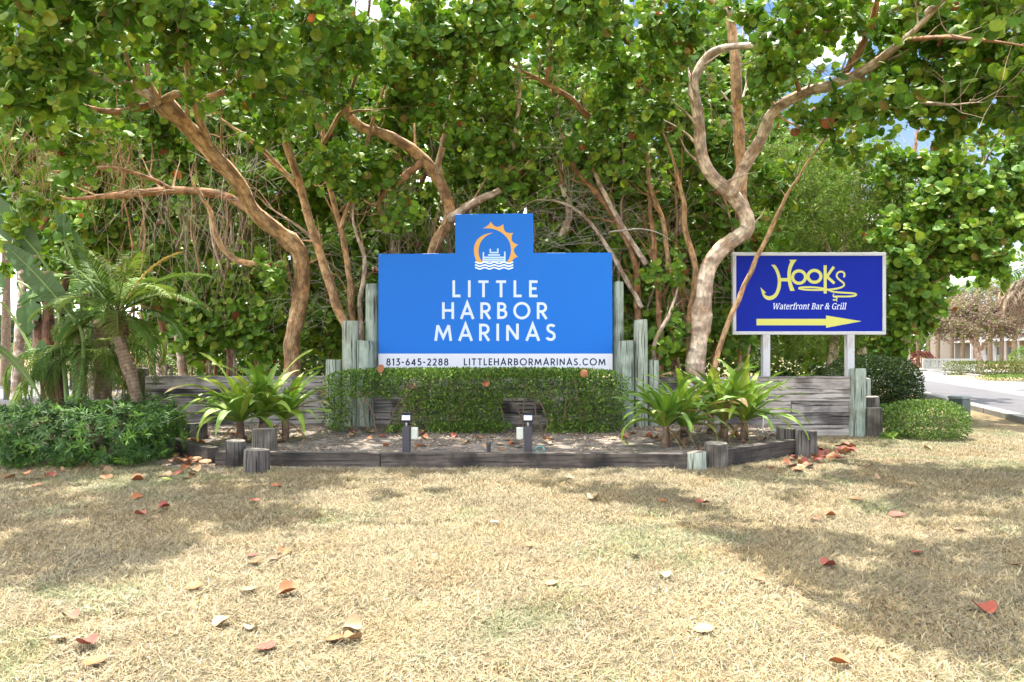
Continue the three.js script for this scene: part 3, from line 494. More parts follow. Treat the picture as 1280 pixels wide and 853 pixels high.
// ---------------------------------------------------------------- small fittings in the bed
{
  const dark = mat({ color: lin(.045, .042, .05), roughness: .6 }), pale = mat({ color: lin(.50, .52, .44), roughness: .6 }), metal = mat({ color: lin(.35, .35, .36), roughness: .4, metalness: .7 }), glass = new THREE.MeshStandardMaterial({ color: lin(.85, .87, .9), roughness: .12, metalness: .3 });
  function flood(px, side, label) {
    const d = 8.15, p = P(px, 567, d), o = thing('floodlight', V(p.x, .12, -d), label, 'floodlight', 'floodlights in front of the hedge');
    part('post', new RoundedBoxGeometry(.09, .33, .09, 2, .006), dark, o, V(0, .165, 0)); part('bracket', tube([V(0, .33, 0), V(0, .375, 0)], [.012, .012], 8), metal, o);
    const hd = part('lamp_head', new RoundedBoxGeometry(.125, .095, .07, 2, .012), dark, o, V(0, .425, -.01)); hd.rotation.x = -.35;
    part('lens', new RoundedBoxGeometry(.095, .06, .012, 2, .003), glass, hd, V(0, -.004, .038));
    part('visor', new THREE.BoxGeometry(.125, .006, .05), dark, hd, V(0, .046, .055));
    part('junction_box', new RoundedBoxGeometry(.085, .145, .07, 3, .014), pale, o, V(side * .095, .245, -.01));
  }
  flood(508, 1, 'black floodlight on a short post below the phone number, pale box toward the other floodlight'); flood(660, -1, 'black floodlight on a short leaning post beside the coiled teal hose fitting');
  const sp = thing('sprinkler_head', V(G(611, 581).x, 0, -8.0), 'black sprinkler riser on a white pipe before the long edging timber', 'sprinkler');
  part('pipe', tube([V(0, -.02, 0), V(0, .10, 0)], [.011, .011], 10), mat({ color: lin(.75, .75, .74), roughness: .5 }), sp);
  part('collar', tube([V(0, .085, 0), V(0, .115, 0)], [.018, .018], 10), mat({ color: lin(.75, .75, .74), roughness: .5 }), sp);
  part('body', tube([V(0, .115, 0), V(0, .25, 0), V(0, .262, 0), V(0, .275, 0)], [.021, .026, .031, .029], 12), dark, sp);
  const h = thing('hose_fitting', P(675, 563, 8.1), 'small teal hose fitting with a dark nozzle by the floodlight', 'hose fitting'), teal = mat({ color: lin(.09, .22, .19), roughness: .6 });
  part('loop', tube(curve([V(-.06, .0, 0), V(-.03, .04, .02), V(.03, .035, .0), V(.05, 0, .03), V(0, -.02, .05), V(-.05, -.01, .03)], .02), ramp(12, .012, .012), 8), teal, h); part('nozzle', tube([V(.03, -.01, .04), V(.10, -.03, .06)], [.018, .012], 8), dark, h);
  solo('marker_stake', tube([V(0, 0, 0), V(.012, .12, 0), V(.02, .245, 0)], [.010, .010, .012], 8), mat({ color: lin(.78, .77, .74) }), V(P(953, 538, 9.7).x, .19, -9.7), 'thin white stake in the soil before the wall near the angled edging', 'stake');
  const b = G(1200, 524), u = thing('utility_box', V(b.x, 0, b.z), 'dark green utility pedestal beside the road kerb behind the bright shrub', 'utility box'), grn = mat({ color: lin(.06, .085, .07), roughness: .5 });
  part('housing', new RoundedBoxGeometry(.30, .40, .26, 2, .015), grn, u, V(0, .20, 0)); part('lid', new RoundedBoxGeometry(.33, .06, .29, 2, .015), mat({ color: lin(.20, .24, .21), roughness: .5 }), u, V(0, .43, 0)); u.rotation.y = .5;
}

// ---------------------------------------------------------------- the sea grape trees over the bed
const bareAlong = (pts, r, extra = .4) => { for (let i = 0; i < pts.length - 1; i++) for (let k = 0; k < 4; k++) { const t = k / 4; LIMBS_BARE.push([mix(pts[i][0], pts[i + 1][0], t), mix(pts[i][1], pts[i + 1][1], t), r * .72, mix(pts[i][2], pts[i + 1][2], t) - .05]); } };
const A1 = [[366, 462, 11.8], [366, 420, 11.7], [374, 380, 11.6], [377, 340, 11.4], [372, 312, 11.2], [345, 288, 10.9], [316, 262, 10.5], [296, 228, 10.1], [262, 188, 9.7], [225, 150, 9.3], [202, 128, 9.0]];
const S1 = [[437, 425, 11.3], [420, 380, 11.2], [400, 320, 11.1], [380, 250, 11], [355, 165, 10.7], [345, 60, 10.4], [340, -20, 10.2]], S2 = [[441, 420, 11.5], [437, 350, 11.4], [428, 290, 11.3], [412, 235, 11.2], [404, 180, 11], [410, 90, 10.8]], S4 = [[381, 246, 11], [330, 190, 10.7], [265, 140, 10.3]];
const B1 = [[520, 470, 11.9], [532, 350, 11.8], [545, 305, 11.8], [562, 272, 11.7], [555, 240, 11.6], [540, 212, 11.4], [520, 190, 11.2], [490, 172, 11], [450, 158, 10.8], [435, 143, 10.6]], B2 = [[562, 274, 11.6], [590, 255, 11.3], [627, 237, 11]], B3 = [[527, 203, 11.2], [505, 222, 11.2], [480, 240, 11.2], [472, 266, 11.3]];
const C1 = [[800, 450, 12], [797, 380, 12], [795, 334, 12], [774, 282, 11.9], [744, 240, 11.8], [715, 205, 11.7], [700, 160, 11.6], [690, 115, 11.4]], C2 = [[826, 440, 11.7], [823, 383, 11.7], [819, 334, 11.6], [815, 282, 11.6], [806, 180, 11.5]], C4 = [[862, 400, 11.4], [869, 334, 11.3], [857, 287, 11.2], [855, 252, 11.1], [845, 215, 11], [828, 160, 10.8]];
const C5 = [[735, 145, 11.2], [714, 124, 11], [683, 104, 10.8], [660, 92, 10.7], [637, 78, 10.6]], C6 = [[683, 104, 10.8], [689, 60, 10.6], [688, 20, 10.5]];
const D1 = [[868, 475, 11], [872, 435, 11], [878, 390, 10.9], [886, 335, 10.8], [905, 308, 10.75], [934, 288, 10.7], [930, 264, 10.65], [912, 242, 10.6], [888, 218, 10.5], [876, 190, 10.4], [874, 150, 10.3], [867, 110, 10.2], [878, 78, 10.1], [898, 62, 10], [935, 57, 9.8], [975, 64, 9.5], [1010, 50, 9.2], [1040, 20, 8.9]];
const D2 = [[933, 284, 10.95], [927, 250, 10.9], [926, 200, 10.8], [922, 140, 10.6], [918, 70, 10.4], [908, -20, 10.2]], D3 = [[914, 246, 10.55], [930, 210, 10.4], [950, 175, 10.1], [965, 142, 9.8], [1000, 118, 9.4], [1040, 106, 9], [1085, 85, 8.6], [1130, 50, 8.2], [1170, 12, 7.8], [1200, -30, 7.6]];
const D7 = [[892, 468, 10.95], [905, 420, 10.9], [930, 360, 10.8], [962, 290, 10.6], [995, 225, 10.3], [1037, 165, 9.9]];
bareAlong(A1.slice(1), 24); bareAlong(S1.slice(1, 5), 15); bareAlong(S2.slice(0, 4), 12); bareAlong(B1.slice(2), 18); bareAlong(B2, 14); bareAlong(C4, 13); bareAlong(C5, 11); bareAlong(D1.slice(1, 15), 24); bareAlong(D2.slice(0, 4), 18); bareAlong(D3.slice(0, 6), 15); bareAlong(D7, 13); bareAlong([[744, 240, 11.8], [774, 282, 11.9], [795, 334, 12]], 14); bareAlong([[815, 240, 11.5], [819, 334, 11.5]], 12);

tree({
  name: 'sea_grape_tree', label: 'broad sea grape tree with a thick tan knotted limb leaning toward the palms', seed: 11, bark: M.barkTan, own: 280, leaf: .125, perTwig: 9,
  limbs: [{ pts: A1, r: [.138, .108], knots: [.56, .98] },
    { pts: [[202, 130, 9], [178, 114, 8.9], [150, 102, 8.8], [118, 98, 8.6]], r: [.07, .03], m: M.barkGrey }, { pts: [[188, 134, 9], [185, 95, 8.9], [182, 50, 8.8], [184, -30, 8.6]], r: [.03, .02], m: M.barkGrey }, { pts: [[202, 128, 9], [222, 118, 8.9], [250, 122, 8.9], [285, 112, 8.7], [310, 70, 8.4]], r: [.06, .03] },
    { pts: [[172, 112, 8.9], [160, 80, 8.6], [148, 40, 8.2], [120, -60, 7.8]], r: [.025, .015] }, { pts: [[186, 132, 9], [140, 140, 8.9], [90, 128, 8.7], [30, 90, 8.2]], r: [.05, .02], m: M.barkRed },
    { pts: [[362, 345, 11.5], [330, 334, 11.4], [290, 322, 11.3], [272, 300, 11.2], [262, 262, 11.1], [240, 230, 11]], r: [.06, .04] },
    { pts: [[330, 275, 11.2], [280, 245, 11.3], [215, 238, 11.3], [150, 244, 11.2], [70, 250, 11]], r: [.075, .05], m: M.barkRed },
    { pts: [[215, 238, 11.3], [190, 225, 11], [140, 210, 10.6], [70, 215, 10.2], [10, 200, 9.8]], r: [.04, .015], m: M.barkRed },
    { pts: [[265, 188, 9.7], [240, 120, 9], [230, 20, 8.2], [215, -100, 7.6]], r: [.05, .03] }, { pts: [[225, 20, 8.2], [120, -40, 7.4], [60, -150, 7]], r: [.03, .02] }],
  branchFrom: 2.6,
  clumps: [[40, 30, 7, .8, 13], [120, 10, 7.2, .8, 15], [215, 25, 7.4, .75, 13], [300, 50, 7.8, .8, 13], [70, 95, 7.3, .65, 11], [20, 120, 7.5, .6, 8], [240, 85, 8, .6, 7], [350, 110, 8.6, .6, 7], [380, 30, 8.6, .8, 10], [140, 60, 8.6, .8, 8], [60, 170, 8.2, .5, 6],
    [50, -110, 6.6, .9, 7], [170, -100, 6.7, .9, 7], [290, -90, 7.2, .9, 7], [-60, 40, 7, .9, 11], [-70, -90, 6.6, .9, 5], [100, -190, 7, 1, 7], [240, -200, 7.4, 1, 7], [380, -110, 8, 1, 7], [-100, -200, 7.2, 1, 4], [330, -210, 8.2, 1, 5], w(-3.5, 5.5, 5.6, .7, 14), w(-4.4, 5.6, 5.7, .8, 13), w(-2.9, 5.6, 6.0, .6, 12), w(-2.3, 5.6, 7.2, .5, 9), w(-5.5, 5.6, 5.8, .9, 12), w(-3.4, 6.1, 6.6, .8, 13),
    [20, 290, 9.4, .35, 3], [55, 255, 9.2, .35, 3], [20, 215, 9, .5, 4], [130, 165, 9.6, .5, 3], [408, 195, 10, .35, 4], [330, 20, 9.6, 1, 8], [180, -40, 9.2, 1.2, 10], [60, 60, 9.4, 1.1, 8], [300, 120, 9.8, .7, 5]],
  dead: [{ at: [95, 175, 9.2], w: 1.2, h: .6, n: 130, len: .9, r: .004, m: mat({ color: lin(.34, .21, .10) }) }, { at: [30, 165, 8.6], w: .9, h: .5, n: 45, len: .8, r: .004, m: mat({ color: lin(.30, .19, .09) }) }, { at: [250, 250, 10.8], w: 2.2, h: 1.0, n: 70, len: .9, r: .005, m: M.deadTwig }, { at: [330, 215, 10.8], w: 1.4, h: .8, n: 50, len: .8, r: .004, m: M.greyTwig, up: .2 }, { at: [220, 320, 11.4], w: 2.4, h: 1.0, n: 60, len: 1.0, r: .006, m: M.twig }],
});
tree({
  name: 'sea_grape_tree', label: 'slender many-stemmed sea grape rising behind the tallest post beside the blue sign', seed: 23, bark: M.barkTan, own: 260, leaf: .13, branchFrom: 2.4,
  limbs: [{ pts: S1, r: [.085, .045] }, { pts: S2, r: [.07, .035], rooted: true }, { pts: [[452, 425, 11.5], [449, 380, 11.5], [456, 330, 11.4], [441, 270, 11.3], [450, 220, 11.2]], r: [.05, .03], rooted: true, m: M.barkGrey }, { pts: S4, r: [.045, .03] }, { pts: [[425, 285, 11.2], [445, 230, 11], [470, 140, 10.6], [500, 60, 10]], r: [.035, .02] },
    { pts: [[430, 400, 11.4], [415, 350, 11.6], [392, 300, 11.6], [330, 255, 11.4]], r: [.035, .02], m: M.barkGrey }, { pts: [[345, 60, 10.4], [375, 30, 9.8], [384, -10, 9.4]], r: [.035, .02] }, { pts: [[404, 180, 11], [440, 110, 10.4], [460, 20, 9.8], [470, -60, 9.4]], r: [.035, .02] }],
  clumps: [[400, 90, 9.8, .7, 14], [450, 40, 9.6, .8, 14], [390, 10, 9.4, .8, 12], [500, 60, 9.8, .8, 13], [430, 150, 10.4, .45, 8], [345, 155, 10.2, .4, 6], [470, 110, 10.2, .6, 10], [450, 210, 10.8, .4, 5], [398, 205, 10.4, .3, 5], [470, -60, 9.3, 1, 3], [560, -60, 9.6, 1, 3], [400, -50, 9, .8, 2], [350, 330, 11.3, .25, 2], [345, 350, 11.1, .3, 3], [500, -160, 9.4, 1.1, 2], [430, 120, 12, 1.1, 12]],
  dead: [{ at: [420, 330, 11.9], w: 1.6, h: 1.4, n: 80, len: .8, r: .004, m: M.greyTwig, up: .1 }, { at: [390, 380, 12], w: 1.2, h: .8, n: 60, len: .6, r: .003, m: M.greyTwig, up: 0 }],
});
tree({
  name: 'sea_grape_tree', label: 'sea grape directly behind the blue sign with a limb bending back toward the palms', seed: 37, bark: M.barkTan, own: 260, leaf: .128, branchFrom: 2.4,
  limbs: [{ pts: B1, r: [.14, .075] }, { pts: B2, r: [.085, .055], m: M.barkGrey }, { pts: B3, r: [.065, .045], m: M.barkRed }, { pts: [[545, 216, 11.4], [560, 150, 11], [575, 60, 10.6], [580, -40, 10.2]], r: [.06, .03], m: M.barkDark }, { pts: [[627, 237, 11], [640, 190, 10.9], [650, 110, 10.6], [640, 10, 10.2]], r: [.045, .02], m: M.barkDark }, { pts: [[435, 143, 10.6], [425, 100, 10.3], [440, 60, 10]], r: [.06, .03] }, { pts: [[520, 100, 10.6], [505, 92, 10.4], [480, 65, 10.2]], r: [.035, .015], m: M.barkGrey }],
  clumps: [[570, 60, 10, .8, 16], [540, 130, 10.4, .6, 12], [600, 140, 10.6, .6, 11], [640, 70, 10.2, .7, 13], [610, 20, 10, .8, 14], [530, 20, 9.8, .7, 12], [600, 200, 10.9, .35, 6], [645, 200, 10.9, .4, 7], [640, 235, 10.9, .25, 4], [480, 205, 10.9, .4, 6], [500, 260, 11.1, .35, 4], [455, 235, 11, .35, 5], [610, -70, 9.8, .9, 3], [680, -60, 10, .9, 2], [600, -170, 9.8, 1.1, 3], [560, 100, 12, 1.1, 12], [620, 150, 12.2, 1, 10]],
  dead: [{ at: [545, 270, 11.9], w: 1.8, h: 1.2, n: 130, len: .9, r: .004, m: M.deadTwig }, { at: [480, 260, 11.9], w: 1.2, h: 1.0, n: 70, len: .8, r: .005, m: M.twig, up: .2 }],
});
tree({
  name: 'sea_grape_tree', label: 'thin-stemmed sea grape between the blue sign and the big pale trunk', seed: 41, bark: M.barkRed, own: 240, leaf: .128, branchFrom: 2.5,
  limbs: [{ pts: C1, r: [.07, .04] }, { pts: C2, r: [.055, .035], rooted: true }, { pts: [[838, 345, 11.7], [828, 275, 11.6], [814, 235, 11.5], [808, 160, 11.2]], r: [.045, .03], m: M.barkTan }, { pts: C4, r: [.06, .04], rooted: true, m: M.barkTan }, { pts: C5, r: [.05, .025] }, { pts: C6, r: [.035, .02] }, { pts: [[808, 330, 11.9], [770, 270, 11.8], [735, 190, 11.5], [735, 145, 11.2]], r: [.05, .035], m: M.barkDark },
    { pts: [[802, 385, 11.9], [760, 310, 12], [720, 262, 12], [672, 250, 11.9], [650, 262, 11.9]], r: [.05, .02], m: M.barkDark }, { pts: [[818, 445, 10.95], [822, 420, 10.95], [836, 395, 11], [846, 362, 11.1], [850, 345, 11.2]], r: [.045, .03], rooted: true, m: M.barkGrey }, { pts: [[762, 290, 11.6], [800, 286, 11.4], [820, 290, 11.3], [838, 300, 11.2]], r: [.016, .008], m: M.greyTwig }, { pts: [[700, 300, 12.2], [712, 270, 12.2], [700, 230, 12]], r: [.07, .05], m: M.barkDark }, { pts: [[790, 60, 10.8], [770, 30, 10.6], [748, -20, 10.4]], r: [.04, .02] }, { pts: [[828, 160, 10.8], [800, 100, 10.6], [785, 50, 10.6]], r: [.035, .025] }],
  clumps: [[740, 50, 10.4, .8, 15], [700, 30, 10.2, .7, 12], [760, 130, 10.9, .6, 10], [800, 90, 10.5, .6, 10], [660, 140, 11, .5, 8], [730, 190, 11.4, .45, 7], [820, 150, 10.5, .45, 8], [780, 200, 11.2, .4, 6], [760, -60, 10, 1, 3], [840, -50, 9.8, .9, 2], [720, -160, 10, 1, 2], [845, 240, 10.9, .25, 3], [835, 200, 10.7, .3, 4], [840, 340, 11, .25, 3], [780, 430, 11.2, .2, 2], [850, 410, 10.95, .25, 4], [838, 425, 10.9, .2, 3], [730, 100, 12.2, 1.1, 12], [810, 190, 12.2, .9, 8]],
  dead: [{ at: [715, 270, 12], w: 1.4, h: 1.2, n: 150, len: .9, r: .004, m: M.greyTwig, up: .1 }, { at: [790, 300, 12.1], w: 1.4, h: 1.4, n: 110, len: .8, r: .004, m: M.deadTwig, up: .3 }, { at: [740, 170, 11.6], w: 1.4, h: .8, n: 70, len: .7, r: .003, m: M.greyTwig, up: .2 }],
});
tree({
  name: 'sea_grape_tree', label: 'big sea grape with a pale twisting trunk between the two signs', seed: 53, bark: M.barkGrey, own: 300, leaf: .118, perTwig: 9, branchFrom: 2.9,
  limbs: [{ pts: D1, r: [.165, .045], knots: [.24] }, { pts: D2, r: [.105, .065], m: M.barkTan }, { pts: D3, r: [.095, .045] }, { pts: [[1050, 100, 9], [1075, 60, 8.6], [1092, 20, 8.3], [1100, -40, 8]], r: [.05, .03], m: M.barkRed }, { pts: [[1075, 98, 8.8], [1120, 118, 8.2], [1170, 130, 7.6], [1230, 128, 7]], r: [.035, .012], m: M.barkGrey },
    { pts: D7, r: [.05, .03], rooted: true, m: M.barkTan }, { pts: [[1000, 118, 9.4], [985, 60, 9], [990, 0, 8.6]], r: [.03, .02], m: M.barkRed }, { pts: [[1130, 50, 8.2], [1180, 46, 7.4], [1240, 52, 6.7], [1300, 60, 6.3]], r: [.03, .015], m: M.barkRed }, { pts: [[915, 20, 10.2], [870, -20, 9.4], [850, -90, 9]], r: [.05, .03], m: M.barkTan }, { pts: [[1160, 15, 7.9], [1260, -60, 6.6], [1360, -100, 6]], r: [.04, .02] }, { pts: [[968, 142, 9.8], [1010, 165, 9.4], [1030, 175, 9.2]], r: [.02, .01], m: M.barkTan }],
  clumps: [[850, 40, 9.00, 0.50, 8], [835, 100, 9.40, 0.45, 7], [820, 30, 9.00, 0.60, 8], [975, 60, 8.80, 0.60, 10], [960, 15, 8.80, 0.60, 8], [1020, 40, 8.20, 0.70, 12], [1000, 90, 8.60, 0.35, 5], [975, 140, 9.20, 0.30, 4], [1040, 140, 8.80, 0.50, 8], [1090, 50, 9.12, 0.69, 10], [1100, 130, 7.90, 0.50, 8], [1150, 90, 8.64, 0.63, 9], [1160, 30, 8.40, 0.80, 11], [1230, 60, 7.68, 0.69, 10], [1240, 0, 7.44, 0.80, 10], [1215, 120, 8.16, 0.52, 6], [1275, 100, 7.20, 0.57, 7],
    [1180, 160, 8.88, 0.29, 3], [1010, 170, 9.20, 0.30, 3], [1060, 190, 8.90, 0.25, 3], [955, 135, 9.60, 0.25, 3], [893, 130, 9.80, 0.14, 1], [1060, -70, 7.00, 0.90, 7], [1180, -90, 6.20, 0.90, 7], [1290, -60, 5.60, 0.90, 7], [1400, 30, 6.84, 1.03, 11], [1380, -120, 5.40, 1.00, 6], [1320, 120, 7.20, 0.69, 7], [1420, 130, 7.68, 0.92, 8], [950, -70, 8.00, 0.90, 7], [1100, -190, 7.00, 1.00, 6], [1260, -200, 6.20, 1.00, 5], [870, -80, 8.80, 0.90, 2], [1500, -20, 6.96, 1.15, 9], [1450, -200, 6.00, 1.00, 5], [980, -170, 8.00, 1.00, 4], [930, 350, 10.70, 0.12, 1], [1140, 45, 8.4, .55, 7], [1195, 95, 8.2, .5, 7], [1090, 25, 8.8, .6, 7], [1240, 40, 8, .6, 8], [1262, 150, 8, .45, 6], [1170, 130, 8.6, .4, 5], w(2.5, 5.4, 4.9, .7, 25), w(1.8, 5.6, 5.3, .6, 22), w(3.3, 5.3, 4.8, .8, 26), w(4.2, 5.3, 4.7, .9, 14), w(2.6, 5.9, 6, .8, 25), w(1.5, 5.8, 6.3, .6, 22), w(1.0, 5.6, 7.6, .6, 13), w(.7, 5.5, 8.0, .5, 10), w(3.6, 6, 5.9, .9, 25), w(5.2, 5.6, 5, 1, 13)],
  dead: [{ at: [1040, 80, 8.6], w: 1.0, h: .5, n: 30, len: .6, r: .004, m: M.greyTwig, up: .1 }, { at: [890, 360, 11.5], w: .8, h: .8, n: 40, len: .6, r: .004, m: M.deadTwig, up: .4 }],
});
// the thicket behind them: smaller sea grapes standing close together
const TH = 'sea grapes of the thicket behind the signs';
const stemsOf = (t, seed) => { const r = RNG(seed * 7), a = []; for (let k = 0; k < 9; k++) { const x = t[0][0] + (r() - .5) * 170, d = t[0][2] - .9 + .9 * r(), ln = (r() - .5) * 90, tp = mix(60, 230, r()); a.push({ pts: [[x, 465, d], [x + ln * .3 + (r() - .5) * 22, mix(465, tp, .35), d], [x + ln * .55 + (r() - .5) * 26, mix(465, tp, .65), d - .1], [x + ln + (r() - .5) * 20, tp, d - .2]], r: [.022 + .022 * r(), .012], rooted: true, kink: .03, m: [M.barkTan, M.barkGrey, M.barkRed][k % 3] }); } return a; };
const backTrees = [
  ['low leafy sea grape behind the palm fronds and the crinum lilies', 61, [[230, 470, 13], [222, 420, 13], [208, 360, 13], [230, 280, 12.8]], [[205, 415, 13], [180, 330, 12.8], [120, 280, 12.6]], [[230, 370, 12.4, .55, 10], [290, 410, 12.3, .5, 9], [330, 400, 12.3, .45, 8], [250, 425, 12.2, .35, 6], [300, 350, 12.5, .5, 7], [200, 330, 12.8, .7, 8], [120, 300, 13, .8, 9], [60, 230, 13, .9, 9], [160, 200, 13, 1, 10], [30, 100, 12.5, 1.3, 13], [-60, 200, 12.5, 1.2, 12], [340, 445, 12.2, .3, 4]]],
  ['dark trunked sea grape in the thicket behind the knotted limb', 67, [[290, 470, 13.6], [285, 430, 13.6], [262, 405, 13.5], [300, 300, 13.4], [310, 180, 13.2]], [[300, 300, 13.4], [380, 200, 13.2], [420, 100, 13]], [[330, 280, 13.4, .9, 11], [260, 220, 13.4, .9, 10], [380, 180, 13.2, 1, 11], [300, 120, 13, 1.2, 13], [200, 80, 13, 1.2, 12], [420, 60, 12.8, 1.2, 6], [400, 420, 13.2, .6, 9], [370, 300, 13.8, .9, 10], [300, -20, 12.6, 1.4, 7], [150, -40, 12.2, 1.4, 6], [420, 340, 14, .8, 10]]],
  ['shaded sea grape whose stems show over the phone number end of the blue sign', 71, [[500, 470, 13.8], [495, 380, 13.8], [510, 260, 13.6], [500, 120, 13.4]], [[505, 300, 13.7], [540, 200, 13.5], [600, 120, 13.3]], [[480, 330, 13.6, .8, 11], [520, 270, 13.6, .8, 10], [450, 280, 13.4, .7, 9], [500, 180, 13.4, 1, 11], [580, 230, 13.6, .9, 10], [560, 100, 13.2, 1.2, 13], [620, 10, 12.8, 1.4, 7], [480, 20, 12.8, 1.3, 6], [520, 400, 13.8, .8, 10], [610, 300, 14, .9, 10]]],
  ['shaded sea grape whose stems show over the web address end of the blue sign', 73, [[720, 470, 14], [715, 380, 14], [700, 270, 13.8], [720, 140, 13.6]], [[705, 300, 13.9], [660, 220, 13.7], [640, 120, 13.5]], [[690, 300, 13.8, .8, 9], [740, 310, 13.8, .8, 9], [660, 210, 13.6, .9, 10], [730, 190, 13.8, 1, 10], [680, 90, 13.4, 1.2, 12], [770, 60, 13.2, 1.3, 6], [760, 400, 13.6, .6, 9], [700, -30, 12.8, 1.4, 6], [800, 350, 13.4, .5, 7]]],
  ['leafy sea grape thicket stem behind the big pale trunk', 79, [[845, 470, 13], [842, 400, 13], [850, 300, 13], [860, 180, 12.8]], [[848, 330, 13], [900, 240, 12.9], [950, 150, 12.6]], [[840, 420, 12.4, .45, 8], [800, 420, 12.6, .4, 7], [850, 330, 13, .6, 9], [890, 300, 13, .6, 8], [840, 250, 13, .8, 9], [900, 190, 12.8, .9, 11], [960, 230, 13, .7, 9], [860, 100, 12.6, 1.1, 12], [960, 100, 12.2, 1.1, 12], [920, 420, 12.6, .5, 9], [905, 370, 12.8, .4, 6], [900, 0, 11.8, 1.3, 6]]],
  ['tall sea grape seen only as sunlit crown above the middle of the thicket', 83, [[610, 470, 16], [615, 300, 16], [620, 120, 15.8]], [[617, 220, 16], [700, 100, 15.6], [760, 20, 15.2]], [[600, 80, 15.4, 1.5, 14], [720, 90, 15.4, 1.4, 13], [500, 100, 15.4, 1.4, 13], [560, -20, 14.8, 1.6, 7], [700, -40, 14.8, 1.6, 7], [430, 200, 15.6, 1.2, 10], [800, 150, 15.2, 1.3, 11], [640, 220, 16, 1.2, 9]]],
];
for (const [label, seed, t, l, clumps] of backTrees) { const r = RNG(seed * 3); for (let k = 0; k < 11; k++) clumps.push([t[0][0] + (r() - .5) * 260, mix(110, 400, r()), mix(12.1, 12.9, r()), .32 + .2 * r(), 6]); }
for (const [label, seed, t, l, clumps] of backTrees) tree({ name: 'thicket_tree', label, seed, group: TH, bark: M.barkDark, leaf: .14, twigs: 6, perTwig: 8, branchFrom: .8, twigMat: M.twig, limbs: [{ pts: t, r: [.09, .05] }, { pts: l, r: [.06, .03], m: M.barkRed }, { pts: [[t[0][0] + 30, 460, t[0][2] + .3], [t[0][0] + 15, 380, t[0][2]], [t[2][0] - 20, t[2][1] - 20, t[2][2]]], r: [.04, .025], rooted: true, m: M.barkRed }, ...stemsOf(t, seed)], clumps, dead: [{ at: [t[1][0], 380, t[1][2] - .3], w: 2.6, h: 2.2, n: 110, len: .9, r: .005, m: M.deadTwig, up: .2 }, { at: [t[1][0] + 20, 260, t[1][2] - .3], w: 2.6, h: 1.6, n: 80, len: .9, r: .005, m: M.twig, up: 0 }] });
const FAR = [['tall sunlit tree behind the feathery one above the dark blue sign', 1075, 20, 148], ['sunlit tree showing between the palm fronds', 115, 20, 149], ['tall sunlit tree standing in the grass behind the palms', 20, 18.5, 141], ['tall sunlit tree behind the knotted limb', 200, 19, 142], ['tall sunlit tree behind the slender stems', 360, 18, 143], ['tall sunlit tree behind the palm side of the blue sign', 520, 19, 144], ['tall sunlit tree behind the stepped top of the blue sign', 680, 18.5, 145], ['tall sunlit tree behind the thin red stems', 800, 19.5, 146], ['tall sunlit tree behind the big pale trunk', 930, 18, 147]];
for (const [label, px, d, seed] of FAR) { const r = RNG(seed), cs = []; for (let k = 0; k < 34; k++) { const y = mix(50, 440, (k + r()) / 34), sq = y > 340 ? .6 : 1; if (px < 60 && y > 230 || px > 1000 && y < 210 || px > 100 && px < 130 && y > 360) continue; cs.push([px + (r() - .5) * 190, y, d + (r() - .5) * 2.4, (1.2 + .5 * r()) * sq, y > 380 ? 9 : 17]); }
  tree({ name: 'thicket_tree', label, seed, group: 'tall trees closing the view behind the thicket', bark: M.barkDark, leaf: .19, perTwig: 8, branchFrom: .6, limbs: [{ pts: [[px, 470, d], [px + 8, 330, d], [px - 6, 180, d], [px, 20, d]], r: [.13, .05] }, { pts: [[px + 8, 330, d], [px + 60, 220, d - .4], [px + 80, 120, d - .6]], r: [.07, .03], m: M.barkRed }], clumps: cs }); }
// the trees on the road side: a feathery one and another sea grape, both in full sun
const FEATHER = [[.15, .26, .025], [.20, .31, .03], [.12, .21, .022], [.25, .35, .04], [.16, .23, .03]].map(c => lin(...c)), featherMat = new THREE.MeshPhysicalMaterial({ side: THREE.DoubleSide, roughness: .75, specularIntensity: .25, transmission: .5, thickness: 0 });
tree({ name: 'feathery_tree', label: 'feathery fine-leaved tree above the dark blue restaurant sign', seed: 91, bark: M.barkDark, leaf: .11, twigs: 6, perTwig: 15, twigLen: .6, droop: .5, hang: -.25, hangLeaf: .5, tones: [.25, .25, .2, .15, .15], cols: FEATHER, geos: [NARROW], leafMat: featherMat, branchFrom: 1.6,
  limbs: [{ pts: [[1040, 470, 15.5], [1042, 440, 15.5], [1050, 340, 15.4], [1075, 240, 15.2]], r: [.13, .07] }, { pts: [[1055, 320, 15.4], [1120, 250, 15], [1190, 190, 14.6]], r: [.05, .02], m: M.barkGrey }, { pts: [[1050, 340, 15.4], [1010, 260, 15], [980, 200, 14.8]], r: [.05, .02] }],
  clumps: [[1040, 230, 14.6, .9, 34], [1000, 270, 14.6, .8, 28], [1080, 280, 14.6, .9, 34], [1050, 330, 14.6, .7, 22], [990, 330, 14.6, .6, 18], [1110, 230, 14.6, .9, 28], [1010, 190, 14.6, .9, 26], [1130, 290, 14.8, .7, 20], [1080, 180, 14.6, .8, 22], [960, 290, 14.8, .6, 16], [990, 420, 14.8, .7, 18], [1060, 400, 15, .8, 20], [1040, 280, 16, 1.1, 30], [1110, 340, 15, .7, 16], [960, 220, 15.4, .8, 16], [1130, 240, 15.6, .8, 16]] });
